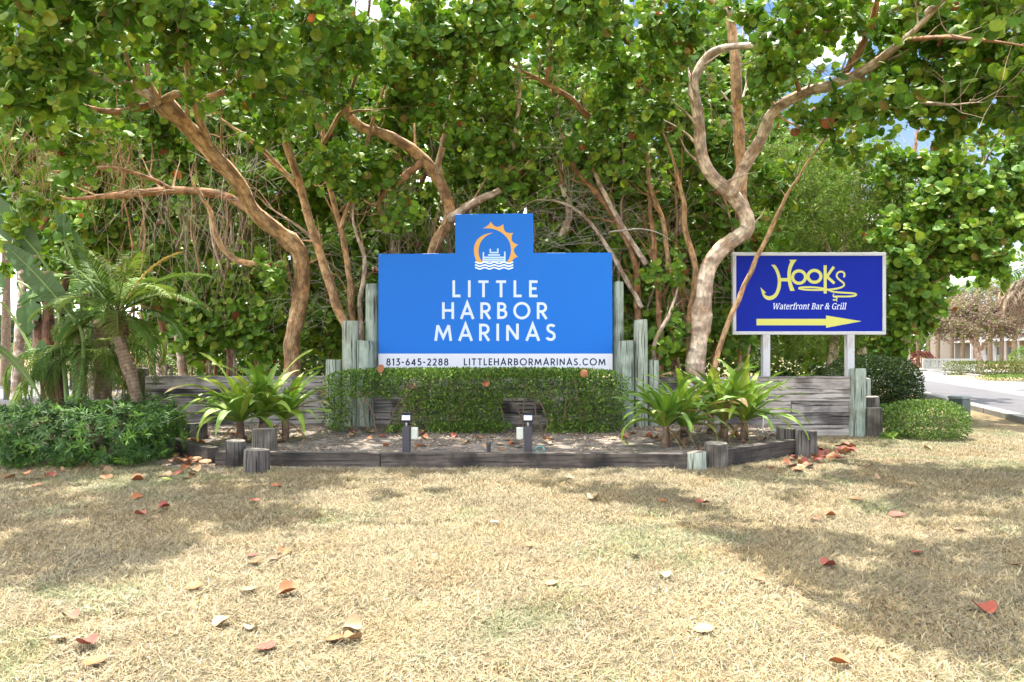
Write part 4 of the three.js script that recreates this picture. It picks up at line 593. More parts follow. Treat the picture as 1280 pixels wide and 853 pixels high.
tree({ name: 'sea_grape_tree', label: 'bushy sea grape in full sun beside the road, beyond the dark blue sign', seed: 97, bark: M.barkDark, own: 120, leaf: .15, branchFrom: 1.2, perTwig: 9,
  limbs: [{ pts: [[1130, 465, 13.8], [1135, 420, 13.8], [1150, 350, 13.7], [1190, 270, 13.5], [1250, 170, 13.2]], r: [.11, .04] }, { pts: [[1150, 360, 13.7], [1210, 330, 13.2], [1260, 300, 12.8]], r: [.05, .02], m: M.barkGrey }, { pts: [[1175, 300, 13.6], [1230, 230, 13.2], [1290, 180, 12.8]], r: [.05, .02], m: M.barkGrey }],
  clumps: [[1140, 330, 13.2, .55, 11], [1125, 290, 13.4, .5, 9], [1180, 300, 13, .6, 12], [1210, 260, 13, .6, 12], [1160, 250, 13.2, .5, 9], [1250, 230, 12.8, .6, 12], [1230, 310, 12.6, .45, 8], [1270, 290, 12.4, .5, 9], [1140, 380, 13.2, .4, 7], [1120, 410, 13.4, .35, 6], [1190, 215, 13.2, .45, 7], [1250, 335, 12.4, .3, 4], [1320, 250, 12.6, .8, 12], [1300, 180, 12.8, .4, 4], [1160, 200, 13.6, .4, 5], [1210, 175, 13.4, .5, 6], [1270, 200, 13, .5, 7], [1125, 215, 14, .6, 9], [1350, 150, 12.8, .8, 8], [1125, 345, 13.6, .5, 12], [1200, 335, 12.8, .25, 3], [1150, 280, 14.2, .8, 16], [1210, 300, 14, .7, 14], [1260, 270, 13.8, .8, 14], [1130, 400, 14, .5, 10], [1115, 440, 13.8, .3, 5]] });

// ---------------------------------------------------------------- clipped hedge and shrubs
const smallCols = { hedge: [[.13, .24, .03], [.18, .31, .04], [.10, .18, .028], [.25, .37, .05], [.075, .14, .025], [.28, .24, .05]], dark: [[.06, .14, .025], [.08, .18, .03], [.045, .105, .022], [.12, .24, .035], [.17, .32, .04]], bright: [[.15, .25, .04], [.20, .31, .05], [.10, .18, .03], [.26, .36, .07], [.08, .14, .03]], brown: [[.12, .08, .05], [.16, .11, .07], [.08, .06, .04], [.10, .12, .04]] };
const toCols = a => a.map(c => lin(...c));
function shrub(o) {                                        // o.c base centre, o.r half sizes, o.pow squareness, o.n leaves
  const r = RNG(o.seed), root = thing(o.name, o.c, o.label, o.category ?? 'shrub', o.group), list = [], cols = toCols(o.cols), [rx, ry, rz] = o.r, pw = o.pow ?? 2.4;
  const amax = Math.max(ry * rz, rx * rz, rx * ry);
  for (let k = 0; k < o.n; k++) {
    let v; for (let t = 0; t < 60; t++) { v = rv(r).normalize(); const e = V(Math.abs(v.x) ** (pw - 1), Math.abs(v.y) ** (pw - 1), Math.abs(v.z) ** (pw - 1)).normalize(); if (r() < (e.x * ry * rz + e.y * rx * rz + e.z * rx * ry) / amax / 1.3) break; }
    const q = 1 / Math.pow(Math.abs(v.x) ** pw + Math.abs(v.y) ** pw + Math.abs(v.z) ** pw, 1 / pw);
    const nn = V(Math.sign(v.x) * Math.abs(v.x * q) ** (pw - 1) / rx, Math.sign(v.y) * Math.abs(v.y * q) ** (pw - 1) / ry, Math.sign(v.z) * Math.abs(v.z * q) ** (pw - 1) / rz).normalize();
    const dep = 1 - (o.deep ?? .35) * Math.pow(r(), 1.6) - .0, bump = 1 + (o.lump ?? .12) * (fbm(v.x * 3 + o.seed, v.y * 3 + v.z * 2.3, 3) - .5) * 2;
    const p = V(v.x * q * rx, v.y * q * ry, v.z * q * rz).multiplyScalar(dep * bump); p.y += ry * (o.lift ?? 1);
    if (p.y < .02) continue;
    if (o.gap && o.gap(p.clone().add(o.c), r)) continue;
    const sp = o.c.clone().add(p); const [sx, sy] = proj(sp); if (o.keep && o.keep(sx, sy)) continue;
    const dir = nn.clone().multiplyScalar(.8).add(rv(r)).add(V(0, .35, 0)).normalize(), n2 = rv(r).add(V(0, .6, 0)).addScaledVector(nn, .3);
    if (o.rosette) { const s = o.leaf * (.8 + .5 * r()), c = cols[Math.min(cols.length - 1, pick(r, o.w ?? [.25, .25, .2, .15, .15]))], ax = nn.clone().add(V(0, .5, 0)).add(rv(r).multiplyScalar(.5)).normalize(); for (let i = 0; i < o.rosette; i++) { const d = rv(r).normalize(); d.addScaledVector(ax, .55 - d.dot(ax) * .6).normalize(); list.push([place(p.clone().addScaledVector(rv(r), .012), d, ax.clone().addScaledVector(rv(r), .35), s * (.8 + .4 * r())), c.clone().multiplyScalar(.8 + .4 * r())]); } }
    else list.push([place(p, dir, n2, o.leaf * (.7 + .6 * r())), cols[Math.min(cols.length - 1, pick(r, o.w ?? [.25, .2, .2, .13, .18, .04]))].clone().multiplyScalar(.75 + .5 * r())]);
  }
  const st = [];
  for (let k = 0; k < (o.stems ?? 6); k++) { const x = (r() - .5) * rx * 1.5, z = (r() - .5) * rz * .9; let p = V(x, -.05, z); const dir = V((r() - .5) * .9, 1, (r() - .5) * .5); const pts = [p.clone()]; for (let i = 0; i < 5; i++) { p = p.clone().addScaledVector(dir.addScaledVector(rv(r), .35).normalize(), ry * .34); p.y = Math.min(p.y, ry * (1 + (o.lift ?? 1)) * .9); pts.push(p); if (i > 0) { const q = p.clone().addScaledVector(rv(r), ry * .5); q.y = Math.min(Math.max(q.y, .05), ry * (1 + (o.lift ?? 1)) * .92); st.push(tube([p, p.clone().lerp(q, .5).addScaledVector(rv(r), .03), q], [.007, .005, .003], 4, 0, 1, false)); } } st.push(tube(pts, ramp(pts.length, o.stemR ?? .014, .007), 6, .1, k)); }
  if (st.length) part('stems', mergeGeometries(st), o.stemMat ?? M.twig, root, null, 'stuff');
  instances('foliage', o.geo ?? OVAL, o.mat ?? M.smallLeaf, list, root);
  return root;
}
// the hedge: denser and greener above, open stems below
{
  const c0 = P(594, 533, 10.0), hw = (782 - 405) / 2 / F * 9.95, gapAt = (x, y) => fbm(x * 1.5 + 4, y * 2.0 + 8, 3, 0, 0, 6);
  shrub({ name: 'clipped_hedge', label: 'long low clipped hedge below the blue sign, thin near its feet', category: 'hedge', seed: 5, c: V(c0.x, .17, -10.0), r: [hw, .455, .34], pow: 7, n: 33000, leaf: .042, deep: .30, lump: .035, cols: smallCols.hedge, stems: 26, stemR: .013,
    gap: (p, r) => { const h = (p.y - .17) / .91, e = Math.abs(p.x - c0.x) / hw; const need = h > .55 ? 0 : .40 + .22 * (.62 - h) - (e > .88 ? .12 : 0) - (p.x > .75 ? .10 : 0) + (p.x < -1.2 && p.x > -1.95 ? .1 : 0); return gapAt(p.x, p.y) < need + .06 * (r() - .5); } });
}
shrub({ name: 'dark_shrub', label: 'low dark green shrub with whorled narrow leaves before the palms', seed: 6, c: V(P(75, 590, 8.1).x, 0, -8.25), r: [1.3, .40, .72], lift: .75, n: 1700, rosette: 9, leaf: .08, geo: NARROW, cols: smallCols.dark, lump: .42, stems: 9, deep: .3 });
shrub({ name: 'dark_shrub', label: 'smaller dark green shrub tight against the palm end of the timber wall', seed: 7, c: V(P(178, 560, 9.0).x, 0, -9.2), r: [.42, .40, .4], lift: .8, n: 520, rosette: 9, leaf: .07, geo: NARROW, cols: smallCols.dark, lump: .25, stems: 5 });
shrub({ name: 'round_shrub', label: 'large dark clipped globe-like shrub standing by the road behind the wall end', seed: 8, c: V(P(1098, 515, 12.6).x, .0, -12.8), r: [.82, .62, .6], lift: 1.02, pow: 3.2, n: 24000, leaf: .045, cols: [[.045, .085, .018], [.06, .11, .022], [.035, .07, .016], [.10, .17, .03], [.03, .055, .014], [.13, .12, .04]], lump: .07, deep: .55, stems: 8 });
shrub({ name: 'low_shrub', label: 'low dark clipped shrub between the globe-like one and the bright one', seed: 9, c: V(P(1128, 528, 11.9).x, 0, -12.1), r: [.48, .20, .35], lift: 1, pow: 3, n: 3200, leaf: .036, cols: smallCols.dark, lump: .08, stems: 5 });
shrub({ name: 'bright_shrub', label: 'bright yellow-green mounded shrub on the lawn before the road', seed: 10, c: V(P(1172, 556, 10.2).x, 0, -10.5), r: [.58, .33, .5], lift: .82, pow: 2.3, n: 8500, leaf: .036, cols: smallCols.bright, lump: .10, stems: 8 });
shrub({ name: 'brown_shrub', label: 'small brownish half-bare shrub beside the short dark post', seed: 12, c: V(P(1116, 545, 10.8).x, 0, -10.9), r: [.24, .20, .2], lift: .8, n: 900, leaf: .035, cols: smallCols.brown, lump: .15, stems: 6, w: [.3, .25, .25, .2] });
shrub({ name: 'weed', label: 'little pale green leafy weed in front of the small brownish shrub', category: 'weed', seed: 14, c: V(P(1116, 552, 10.3).x, 0, -10.3), r: [.13, .07, .1], lift: .9, n: 26, rosette: 5, leaf: .09, cols: smallCols.bright, stems: 3, stemR: .005 });

// ---------------------------------------------------------------- crinum lilies
const strapMap = tex(128, 256, (u, v) => { const rib = Math.exp(-((u - .5) ** 2) / .004), st = fbm(u * 30, v * 3, 3, 30, 3, 2), n = fbm(u * 4, v * 8, 4, 4, 8, 7); return lerp3([.80, .82, .74], [1, 1, .95], cl(st * .7 + n * .4 - .1 + rib * .4)); });
const strapMat = c => new THREE.MeshPhysicalMaterial({ color: lin(...c), map: strapMap, side: THREE.DoubleSide, roughness: .55, specularIntensity: .5, transmission: .55, thickness: 0 });
const STRAP = [[.29, .46, .05], [.36, .51, .06], [.22, .38, .045], [.45, .55, .09], [.17, .31, .04]].map(strapMat), STRAP_DRY = [[.42, .28, .12], [.50, .40, .20]].map(strapMat);
function strap(len, w, az, el, droop, twist, r, fold = .22) {
  const n = 14, pos = [], uv = [], idx = []; let p = V(0, 0, 0), e = el, a = az;
  for (let i = 0; i <= n; i++) {
    const t = i / n, dir = V(Math.cos(a) * Math.cos(e), Math.sin(e), Math.sin(a) * Math.cos(e)), side = V(-Math.sin(a), 0, Math.cos(a)), up = V().crossVectors(dir, side).negate(); if (up.y < 0 && e > 0) up.negate();
    const tw = twist * t, s2 = side.clone().multiplyScalar(Math.cos(tw)).addScaledVector(up, Math.sin(tw)), u2 = up.clone().multiplyScalar(Math.cos(tw)).addScaledVector(side, -Math.sin(tw));
    const ww = w / 2 * Math.min(1, .55 + t * 2.2) * Math.pow(Math.max(0, 1 - Math.pow(t, 2.6)), .75), wave = .012 * Math.sin(t * 14 + az * 3) * t;
    for (const k of [-1, -.5, 0, .5, 1]) { const q = p.clone().addScaledVector(s2, k * ww).addScaledVector(u2, (Math.abs(k) * ww * fold * 2) * (1 - t * .6) + wave * k); pos.push(q.x, q.y, q.z); uv.push((k + 1) / 2, t * len * 2); }
    p = p.clone().addScaledVector(dir, len / n); e -= droop / n * (.4 + 1.5 * t); a += (r() - .5) * .06;
  }
  for (let i = 0; i < n; i++) for (let k = 0; k < 4; k++) { const q = i * 5 + k; idx.push(q, q + 5, q + 1, q + 1, q + 5, q + 6); }
  return geoFrom(pos, uv, idx);
}
const stalkMat = wood([.55, .46, .38], [.36, .28, .22], [.22, .16, .12], 41, .7);
function crinum(px, py, d, baseY, label, seed, n, len, extra = []) {
  const b = P(px, py, d); b.y = baseY; const o = thing('crinum_lily', b, label, 'lily', 'crinum lilies in the bed'), r = RNG(seed), sh = .20 + .06 * r();
  part('stalk', tube([V(0, -.03, 0), V(.01, sh * .5, 0), V(0, sh + .06, 0)], [.055, .05, .04], 10, .3, seed), stalkMat, o);
  for (let k = 0; k < n + extra.length; k++) {
    const ex = extra[k - n], az = ex ? ex[0] : k / n * 2 * Math.PI * 2.62 + r(), inner = k / n, el = ex ? ex[1] : mix(.55, 1.5, Math.pow(inner, .8)) + (r() - .5) * .25, L = ex ? ex[2] : len * (.65 + .45 * r()), dr = ex ? ex[3] : mix(1.5, 1.2, inner) + (r() - .5) * .9;
    const g = strap(L, .095 + .04 * r(), az, el, dr, (r() - .5) * .9, r), dry = !ex && r() < .09;
    part('leaf', g, dry ? STRAP_DRY[k % 2] : STRAP[Math.floor(r() * 5)], o, V(Math.cos(az) * .03, sh, Math.sin(az) * .03));
  }
  for (let k = 0; k < 3; k++) part('dead_leaf', strap(.35 + .15 * r(), .04, r() * 6.28, -.6, .6, 1, r), STRAP_DRY[k % 2], o, V(0, sh, 0));
  return o;
}
crinum(300, 540, 8.9, .18, 'crinum lily nearest the palms, its lowest leaves bent down before the wall', 3, 26, 1.0, [[2.9, .45, 1.0, 1.5], [2.5, .2, .7, 1.2], [2.15, .5, .75, 2.2], [.5, .45, .75, 2.0]]);
crinum(328, 540, 9.1, .18, 'crinum lily in the middle of the group beside the wide grey stump', 4, 28, 1.1, [[3.3, .7, 1.0, 1.2], [3.0, .5, .95, 1.2]]);
crinum(356, 538, 9.2, .18, 'crinum lily nearest the hedge in the group beside the wide grey stump', 5, 26, 1.0, [[.15, .5, .75, 1.1], [-.2, .95, .85, .9]]);
crinum(832, 552, 8.6, .16, 'yellow-green crinum lily with long arching leaves beside the clipped hedge', 6, 28, .92, [[2.95, .55, .78, 2.6], [3.25, .5, .72, 2.8], [2.7, .75, .7, 1.4]]);
crinum(855, 550, 8.8, .16, 'crinum lily standing just beside the yellow-green one with long arching leaves', 7, 25, .9, [[.2, .7, .8, 1.3], [.6, .5, .55, 2.4]]);
crinum(905, 548, 9.3, .19, 'dense crinum lily before the pale twisting trunk', 8, 28, 1.0);
crinum(930, 546, 9.2, .19, 'crinum lily on the road side of the dense one, leaves over the wall planks', 9, 26, 1.0, [[-.1, .75, .95, .9], [.25, .6, .9, 1.6], [-.3, .95, .9, .8]]);
crinum(888, 548, 9.7, .2, 'crinum lily farthest back, close to the wall between the two signs', 10, 24, 1.05);

// ---------------------------------------------------------------- palms and the bird of paradise
const frondCols = [[.09, .17, .025], [.13, .22, .03], [.18, .25, .035], [.30, .22, .06]].map(c => new THREE.MeshPhysicalMaterial({ color: lin(...c), side: THREE.DoubleSide, roughness: .75, specularIntensity: .3, transmission: .4, thickness: 0 }));
function frond(len, az, el, droop, leafLen, n, seed, hang = .25, w = .016) {
  const r = RNG(seed), pts = []; let p = V(0, 0, 0), e = el, N = 16; const dirs = [];
  for (let i = 0; i <= N; i++) { pts.push(p.clone()); const d = V(Math.cos(az) * Math.cos(e), Math.sin(e), Math.sin(az) * Math.cos(e)); dirs.push(d); p = p.clone().addScaledVector(d, len / N); e -= droop / N * (.5 + i / N); }
  const rib = tube(pts, ramp(N + 1, .013, .003), 5, 0, 1, false), pos = [], uv = [], idx = [], side = V(-Math.sin(az), 0, Math.cos(az));
  for (let k = 0; k < n; k++) for (const s of [-1, 1]) {
    const t = .14 + .86 * (k + r() * .6) / n, f = t * N, i = Math.min(N - 1, Math.floor(f)), b = pts[i].clone().lerp(pts[i + 1], f - i), d = dirs[i], L = leafLen * Math.sin(Math.PI * (.12 + .83 * t)) * (.85 + .3 * r());
    const dir = side.clone().multiplyScalar(s).addScaledVector(d, .75).add(V(0, .28 - hang * r(), 0)).normalize(), m = b.clone().addScaledVector(dir, L * .5), tip = b.clone().addScaledVector(dir, L); tip.y -= L * hang * (.5 + r());
    const wv = V().crossVectors(dir, V(0, 1, 0)).normalize().multiplyScalar(w / 2).add(V(0, w * .2, 0)), o = pos.length / 3;
    for (const q of [b.clone().addScaledVector(wv, .6), b.clone().addScaledVector(wv, -.6), m.clone().add(wv), m.clone().sub(wv), tip]) { pos.push(q.x, q.y, q.z); uv.push(0, 0); }
    idx.push(o, o + 2, o + 1, o + 1, o + 2, o + 3, o + 2, o + 4, o + 3);
  }
  return mergeGeometries([rib, geoFrom(pos, uv, idx)]);
}
const palmTrunkMat = mat({ map: tex(256, 512, (u, v) => { const q = v * 22 + .4 * fbm(u * 4, v * 8, 3, 4, 8, 3), f = q - Math.floor(q), n = fbm(u * 16, v * 20, 4, 16, 20, 4); return lerp3([.36, .29, .22], [.62, .54, .44], cl(n * 1.1 + f * .4 - .35)); }), bumpMap: barkBump, bumpScale: .02 });
const boot = mat({ map: barkTex([0.46, 0.33, 0.24], [0.22, 0.14, 0.09], [0.39, 0.24, 0.13], 33), bumpMap: barkBump, bumpScale: .02 });
{ // the leaning feather palm: rough brown crown shaft with frond stubs
  const d = 9.4, b = P(172, 545, d); b.y = 0; const o = thing('feather_palm', b, 'leaning feather palm with arching fronds at the end of the timber wall', 'palm'), L = p => P(...p).sub(b);
  part('trunk', tube(curve([V(0, -.05, 0), L([172, 520, d]), L([166, 480, d]), L([154, 440, d]), L([146, 412, d])], .06), ramp(24, .075, .085).slice(0, curve([V(0, -.05, 0), L([172, 520, d]), L([166, 480, d]), L([154, 440, d]), L([146, 412, d])], .06).length), 12, .35, 2), palmTrunkMat, o);
  const top = L([144, 396, d]);
  part('crown_shaft', tube([L([149, 420, d]), L([146, 405, d]), top.clone(), L([142, 384, d])], [.10, .13, .13, .06], 14, .6, 9), boot, o);
  const st = []; const r = RNG(8); for (let k = 0; k < 40; k++) { const a = r() * 6.28, y = (r() - .6) * .35, s = V(Math.cos(a) * .11, y, Math.sin(a) * .11).add(top); st.push(tube([s, s.clone().add(V(Math.cos(a) * .06, .09, Math.sin(a) * .06))], [.016, .006], 4, 0, 1)); } part('frond_stubs', mergeGeometries(st), boot, o, null, 'stuff');
  const spec = [[.15, .55, 1.4, 1.5], [-.25, .9, 1.35, 1.3], [.5, .75, 1.3, 1.7], [2.9, .65, 1.15, 1.5], [3.4, .95, 1.2, 1.3], [2.6, .45, 1.0, 1.6], [1.5, .9, 1.0, 1.9], [1.2, .6, .9, 2.2], [2.0, .7, .9, 2.1], [1.8, 1.25, 1.1, .9], [-.6, 1.2, 1.2, .9], [3.8, 1.2, 1.25, .9], [.0, .2, 1.1, 1.8], [3.1, .15, .9, 1.8], [1.0, .1, .8, 1.6], [2.2, .0, .8, 1.4], [4.7, 1.0, 1.1, 1.2], [.75, 1.15, 1.2, 1.2], [2.75, 1.15, 1.15, 1.1], [.3, -.3, .8, 1.0], [2.9, -.3, .7, 1.0], [5.4, .7, 1.1, 1.4]];
  spec.forEach(([az, el, len, dr], i) => part('frond', frond(len * 1.02, az, el, dr, .30, 52, 200 + i), frondCols[i % 11 === 10 ? 3 : i % 3], o, top.clone().add(V(Math.cos(az) * .06, .05, Math.sin(az) * .06))));
}
// short palm trunks dressed in hanging fronds
function skirted(px, py, d, topY, rad, label, seed, n) {
  const b = P(px, py, d); b.y = 0; const h = P(px, topY, d).y, o = thing('skirted_palm', b, label, 'palm', 'palm trunks hung with drooping fronds'), r = RNG(seed);
  part('trunk', tube(curve([V(0, -.05, 0), V(.02, h * .5, 0), V(0, h, 0)], .08), ramp(curve([V(0, -.05, 0), V(.02, h * .5, 0), V(0, h, 0)], .08).length, rad * 1.1, rad), 12, .3, seed), palmTrunkMat, o);
  for (let k = 0; k < n; k++) { const a = k * 2.4 + r(), y = h * (.62 + .38 * r()); part('frond', frond(.85 + .4 * r(), a, .3 - .4 * r(), 2.1 + .5 * r(), .24, 30, seed * 40 + k, .45, .014), frondCols[k % 3], o, V(Math.cos(a) * rad * .8, y, Math.sin(a) * rad * .8)); }
}
skirted(127, 520, 9.8, 400, .11, 'palm trunk hung with green drooping fronds, beside the leaning palm', 3, 26);
skirted(98, 520, 9.6, 412, .08, 'slimmer palm trunk hung with drooping fronds next to the bird of paradise', 4, 22);
{ // giant bird of paradise: big paddle leaves on long green stalks, drawn where the photograph shows them
  const d = 9.2, b = P(84, 535, d); b.y = 0; const o = thing('bird_of_paradise', b, 'giant bird of paradise with broad grey-green paddle leaves at the picture edge', 'plant'), L = p => P(...p).sub(b);
  const pad = [[.115, .195, .085], [.13, .23, .08], [.085, .17, .05], [.16, .27, .07]].map(c => new THREE.MeshPhysicalMaterial({ color: lin(...c), side: THREE.DoubleSide, roughness: .65, specularIntensity: .4, transmission: .25, thickness: 0, map: tex(64, 512, (u, v) => { const q = Math.abs(u - .5), l = fbm(u * 3, v * 120, 2, 3, 120, 4), rib = Math.exp(-(q * q) / .0007); return lerp3(grey(.74 + .26 * l), [1, 1, .9], rib * .8); }) }));
  const stalk = new THREE.MeshPhysicalMaterial({ color: lin(.17, .26, .07), roughness: .45 });
  function paddle(from, to, w, bow, face, m, tear, seed) {  // a blade from its stalk end to its tip
    const r = RNG(seed), A = L(from), B = L(to), n = 26, pos = [], uv = [], idx = [], ax = B.clone().sub(A), mid = A.clone().lerp(B, .5).add(V(...bow)), c = new THREE.QuadraticBezierCurve3(A, mid, B), fn = V(...face).normalize();
    const tears = new Set(); for (let k = 0; k < tear; k++) tears.add((2 + Math.floor(r() * (n - 4))) * 2 + (r() < .5 ? 0 : 1));
    for (let i = 0; i <= n; i++) for (const s of [0, 1]) {
      const t = i / n, q = c.getPoint(t), tg = c.getTangent(t), side = V().crossVectors(tg, fn).normalize(), ww = w / 2 * Math.pow(Math.sin(Math.PI * Math.min(1, .06 + .94 * Math.pow(t, .75))), .6);
      for (const k of [0, .5, 1]) { const f = (s ? 1 : -1) * k, jag = k === 1 ? 1 - .06 * r() : 1; const v = q.clone().addScaledVector(side, f * ww * jag).addScaledVector(fn, k * ww * .28 - k * k * ww * .22).addScaledVector(tg, k * ww * .25); pos.push(v.x, v.y, v.z); uv.push(.5 + f / 2, t); }
    }
    for (let i = 0; i < n; i++) for (const s of [0, 1]) for (let k = 0; k < 2; k++) { if (tears.has(i * 2 + s) && k === 1) continue; const a = i * 6 + s * 3 + k; s ? idx.push(a, a + 1, a + 6, a + 1, a + 7, a + 6) : idx.push(a, a + 6, a + 1, a + 1, a + 6, a + 7); }
    const rb = tube(c.getPoints(12).map(v => v.addScaledVector(fn, -.01)), ramp(13, .016, .004), 6, 0, 1, false), lf = part('leaf', geoFrom(pos, uv, idx), m, o); part('midrib', rb, stalk, lf); return lf;
  }
  const stem = (pts, r0, r1) => { const c = curve(pts.map(L), .08); part('stalk', tube(c, ramp(c.length, r0, r1), 8), stalk, o); };
  paddle([86, 392, 9.2], [4, 305, 8.8], .36, [0, .10, 0], [-.35, .55, .75], pad[0], 5, 1); stem([[90, 530, 9.3], [104, 450, 9.3], [100, 410, 9.2], [86, 392, 9.2]], .035, .02);
  paddle([48, 318, 9.4], [-40, 232, 9.0], .40, [0, .08, 0], [-.4, .6, .7], pad[0], 4, 2); stem([[86, 530, 9.4], [78, 440, 9.5], [66, 350, 9.5], [48, 318, 9.4]], .035, .018);
  paddle([42, 362, 9.6], [34, 418, 9.5], .34, [.0, .0, .08], [.1, .1, 1], pad[2], 9, 3); stem([[80, 530, 9.5], [58, 430, 9.7], [30, 372, 9.7], [20, 352, 9.7], [42, 362, 9.6]], .028, .014);
  paddle([45, 488, 8.9], [-6, 432, 8.6], .24, [0, .12, 0], [-.5, .6, .6], pad[1], 2, 4); stem([[76, 540, 9.1], [58, 512, 9], [45, 488, 8.9]], .02, .012);
  paddle([54, 478, 9.2], [52, 424, 9.3], .22, [0, 0, .04], [.2, .2, 1], pad[2], 3, 5); stem([[78, 540, 9.3], [62, 505, 9.2], [54, 478, 9.2]], .02, .012);
  paddle([80, 300, 9.6], [72, 250, 9.6], .3, [.05, 0, 0], [-.3, .3, 1], pad[2], 6, 6); stem([[92, 530, 9.5], [100, 430, 9.6], [98, 350, 9.7], [80, 300, 9.6]], .035, .016);
  paddle([112, 345, 9.8], [90, 285, 9.6], .28, [.05, 0, 0], [-.6, .3, .9], pad[2], 6, 7); stem([[96, 530, 9.6], [112, 430, 9.7], [118, 380, 9.8], [112, 345, 9.8]], .035, .016);
  paddle([-8, 372, 9.6], [-2, 340, 9.6], .3, [0, 0, 0], [0, .2, 1], pad[2], 2, 8); stem([[80, 535, 9.6], [40, 440, 9.8], [8, 385, 9.8], [-8, 372, 9.6]], .026, .014);
  for (const [x, w, tw] of [[66, .10, 0], [58, .075, -1], [76, .075, 1]]) { const c = curve([P(x + 6, 540, 9.5), P(x - 2, 480, 9.5), P(x - 6 + tw * 5, 400, 9.6), P(x - 4 + tw * 12, 340, 9.7)].map(q => q.sub(b)), .08); part('trunk', tube(c, ramp(c.length, w, w * .6), 10, .3, 3), boot, o); }
}

// ---------------------------------------------------------------- beyond: palms, street, houses
function makePalm(h, rad, label, seed, fan, group) {
  const o = thing('palm_tree', V(0, 0, 0), label, 'palm', group), r = RNG(seed), c = curve([V(0, -.1, 0), V(.05, h * .5, 0), V(0, h, 0)], .4);
  part('trunk', tube(c, ramp(c.length, rad * 1.15, rad * .85), 12, .15, seed), palmTrunkMat, o);
  for (let k = 0; k < 16; k++) part('frond', frond(fan ? 1.3 : 2.2, k * 2.4, .9 - k * .085, 1.2 + .3 * r(), fan ? .6 : .5, 22, seed * 30 + k, .3, .06), frondCols[k % 3], o, V(0, h, 0));
  return o;
}
const GP = 'palms standing in front of the long pale building';
{
  const p0 = makePalm(7.2, .17, 'pale-trunked palm nearest the white railing before the long pale building', 3, false, GP); p0.position.copy(V(P(1172, 455, 60).x, 0, -60));
  const at = [[1190, 62, 'second palm along from the white railing'], [1204, 60, 'third palm along from the white railing'], [1222, 58, 'palm behind the twiggy tree'], [1238, 56, 'pale-trunked palm before the green panel of the building'], [1252, 58, 'palm just past the green panel of the building'], [1268, 52, 'palm between the green panel and the white column'], [1161, 70, 'palm at the far end of the long pale building'], [1148, 74, 'palm beyond the far end of the building'], [1136, 66, 'palm beside the dark globe-like shrub'], [1124, 72, 'palm farthest toward the dark blue sign']];
  at.forEach(([px, d, l], i) => copyOf(p0, V((px - CX) / F * d, 0, -d), i * 1.3, l + ' across the road', .9 + .03 * (i % 4)));
  // the shaggy fan palm at the picture edge
  const d = 24, b = V((1292 - CX) / F * d, 0, -d), o = thing('shaggy_palm', b, 'fan palm with a shaggy skirt of dead fronds beyond the road', 'palm'), h = P(1292, 352, d).y;
  part('trunk', tube(curve([V(0, -.1, 0), V(0, h * .5, 0), V(-.05, h, 0)], .2), ramp(curve([V(0, -.1, 0), V(0, h * .5, 0), V(-.05, h, 0)], .2).length, .16, .18), 12, .3, 4), palmTrunkMat, o);
  const dry = new THREE.MeshPhysicalMaterial({ color: lin(.36, .26, .17), side: THREE.DoubleSide, roughness: .8, transmission: .2, thickness: 0 });
  for (let k = 0; k < 34; k++) part('dead_frond', frond(1.5, k * 2.4, .1 - (k % 6) * .12, 2.1, .4, 14, 900 + k, .6, .05), dry, o, V(0, h - .2 + (k % 5) * .12, 0));
  for (let k = 0; k < 16; k++) part('frond', frond(1.5, k * 2.4, 1.2 - k * .08, 1.2, .5, 18, 950 + k, .3, .05), frondCols[k % 3], o, V(0, h + .5, 0));
  let slim; // palms on the side street
  [[6, 27, 7], [24, 30, 7.5], [45, 32, 7]].forEach(([px, dd, hh], i) => { if (!i) { const q = makePalm(7, .15, 'slim palm at the picture edge beyond the side street', 8, false, 'palms beyond the side street'); q.position.copy(V((px - CX) / F * dd, 0, -dd)); slim = q; } else copyOf(slim, V((px - CX) / F * dd, 0, -dd), i, ['', 'slim palm with a shaggy neck beyond the side street', 'slim palm closest to the hanging paddle leaf, beyond the side street'][i]); });
}
// brown twiggy tree before the building, and far foliage
const TWIGGY = [[.23, .15, .11], [.29, .20, .15], [.17, .19, .05], [.22, .27, .06], [.30, .16, .11]].map(c => lin(...c));
tree({ name: 'twiggy_tree', label: 'wide brownish half-bare tree before the long pale building across the road', seed: 121, bark: M.barkGrey, leaf: .16, geos: [OVAL], leafMat: M.smallLeaf, cols: TWIGGY, tones: [.3, .22, .18, .15, .15], twigs: 7, perTwig: 9, twigLen: .8, branchFrom: 1.5, twigMat: M.greyTwig,
  limbs: [{ pts: [[1225, 462, 46], [1224, 445, 46], [1218, 430, 46], [1205, 410, 46]], r: [.22, .14] }, { pts: [[1222, 442, 46], [1235, 425, 46], [1250, 405, 46]], r: [.18, .1] }, { pts: [[1222, 440, 46], [1222, 415, 45.5], [1230, 390, 45]], r: [.15, .1] }],
  clumps: [[1190, 402, 45, 1.6, 44], [1220, 390, 45, 1.8, 60], [1250, 386, 45, 1.7, 54], [1275, 396, 45, 1.6, 44], [1205, 412, 44, 1.1, 24], [1240, 408, 44, 1.2, 30], [1172, 408, 46, 1.3, 30], [1290, 376, 44, 1.7, 36], [1200, 382, 47, 1.3, 26], [1262, 412, 44, 1.0, 18]] });
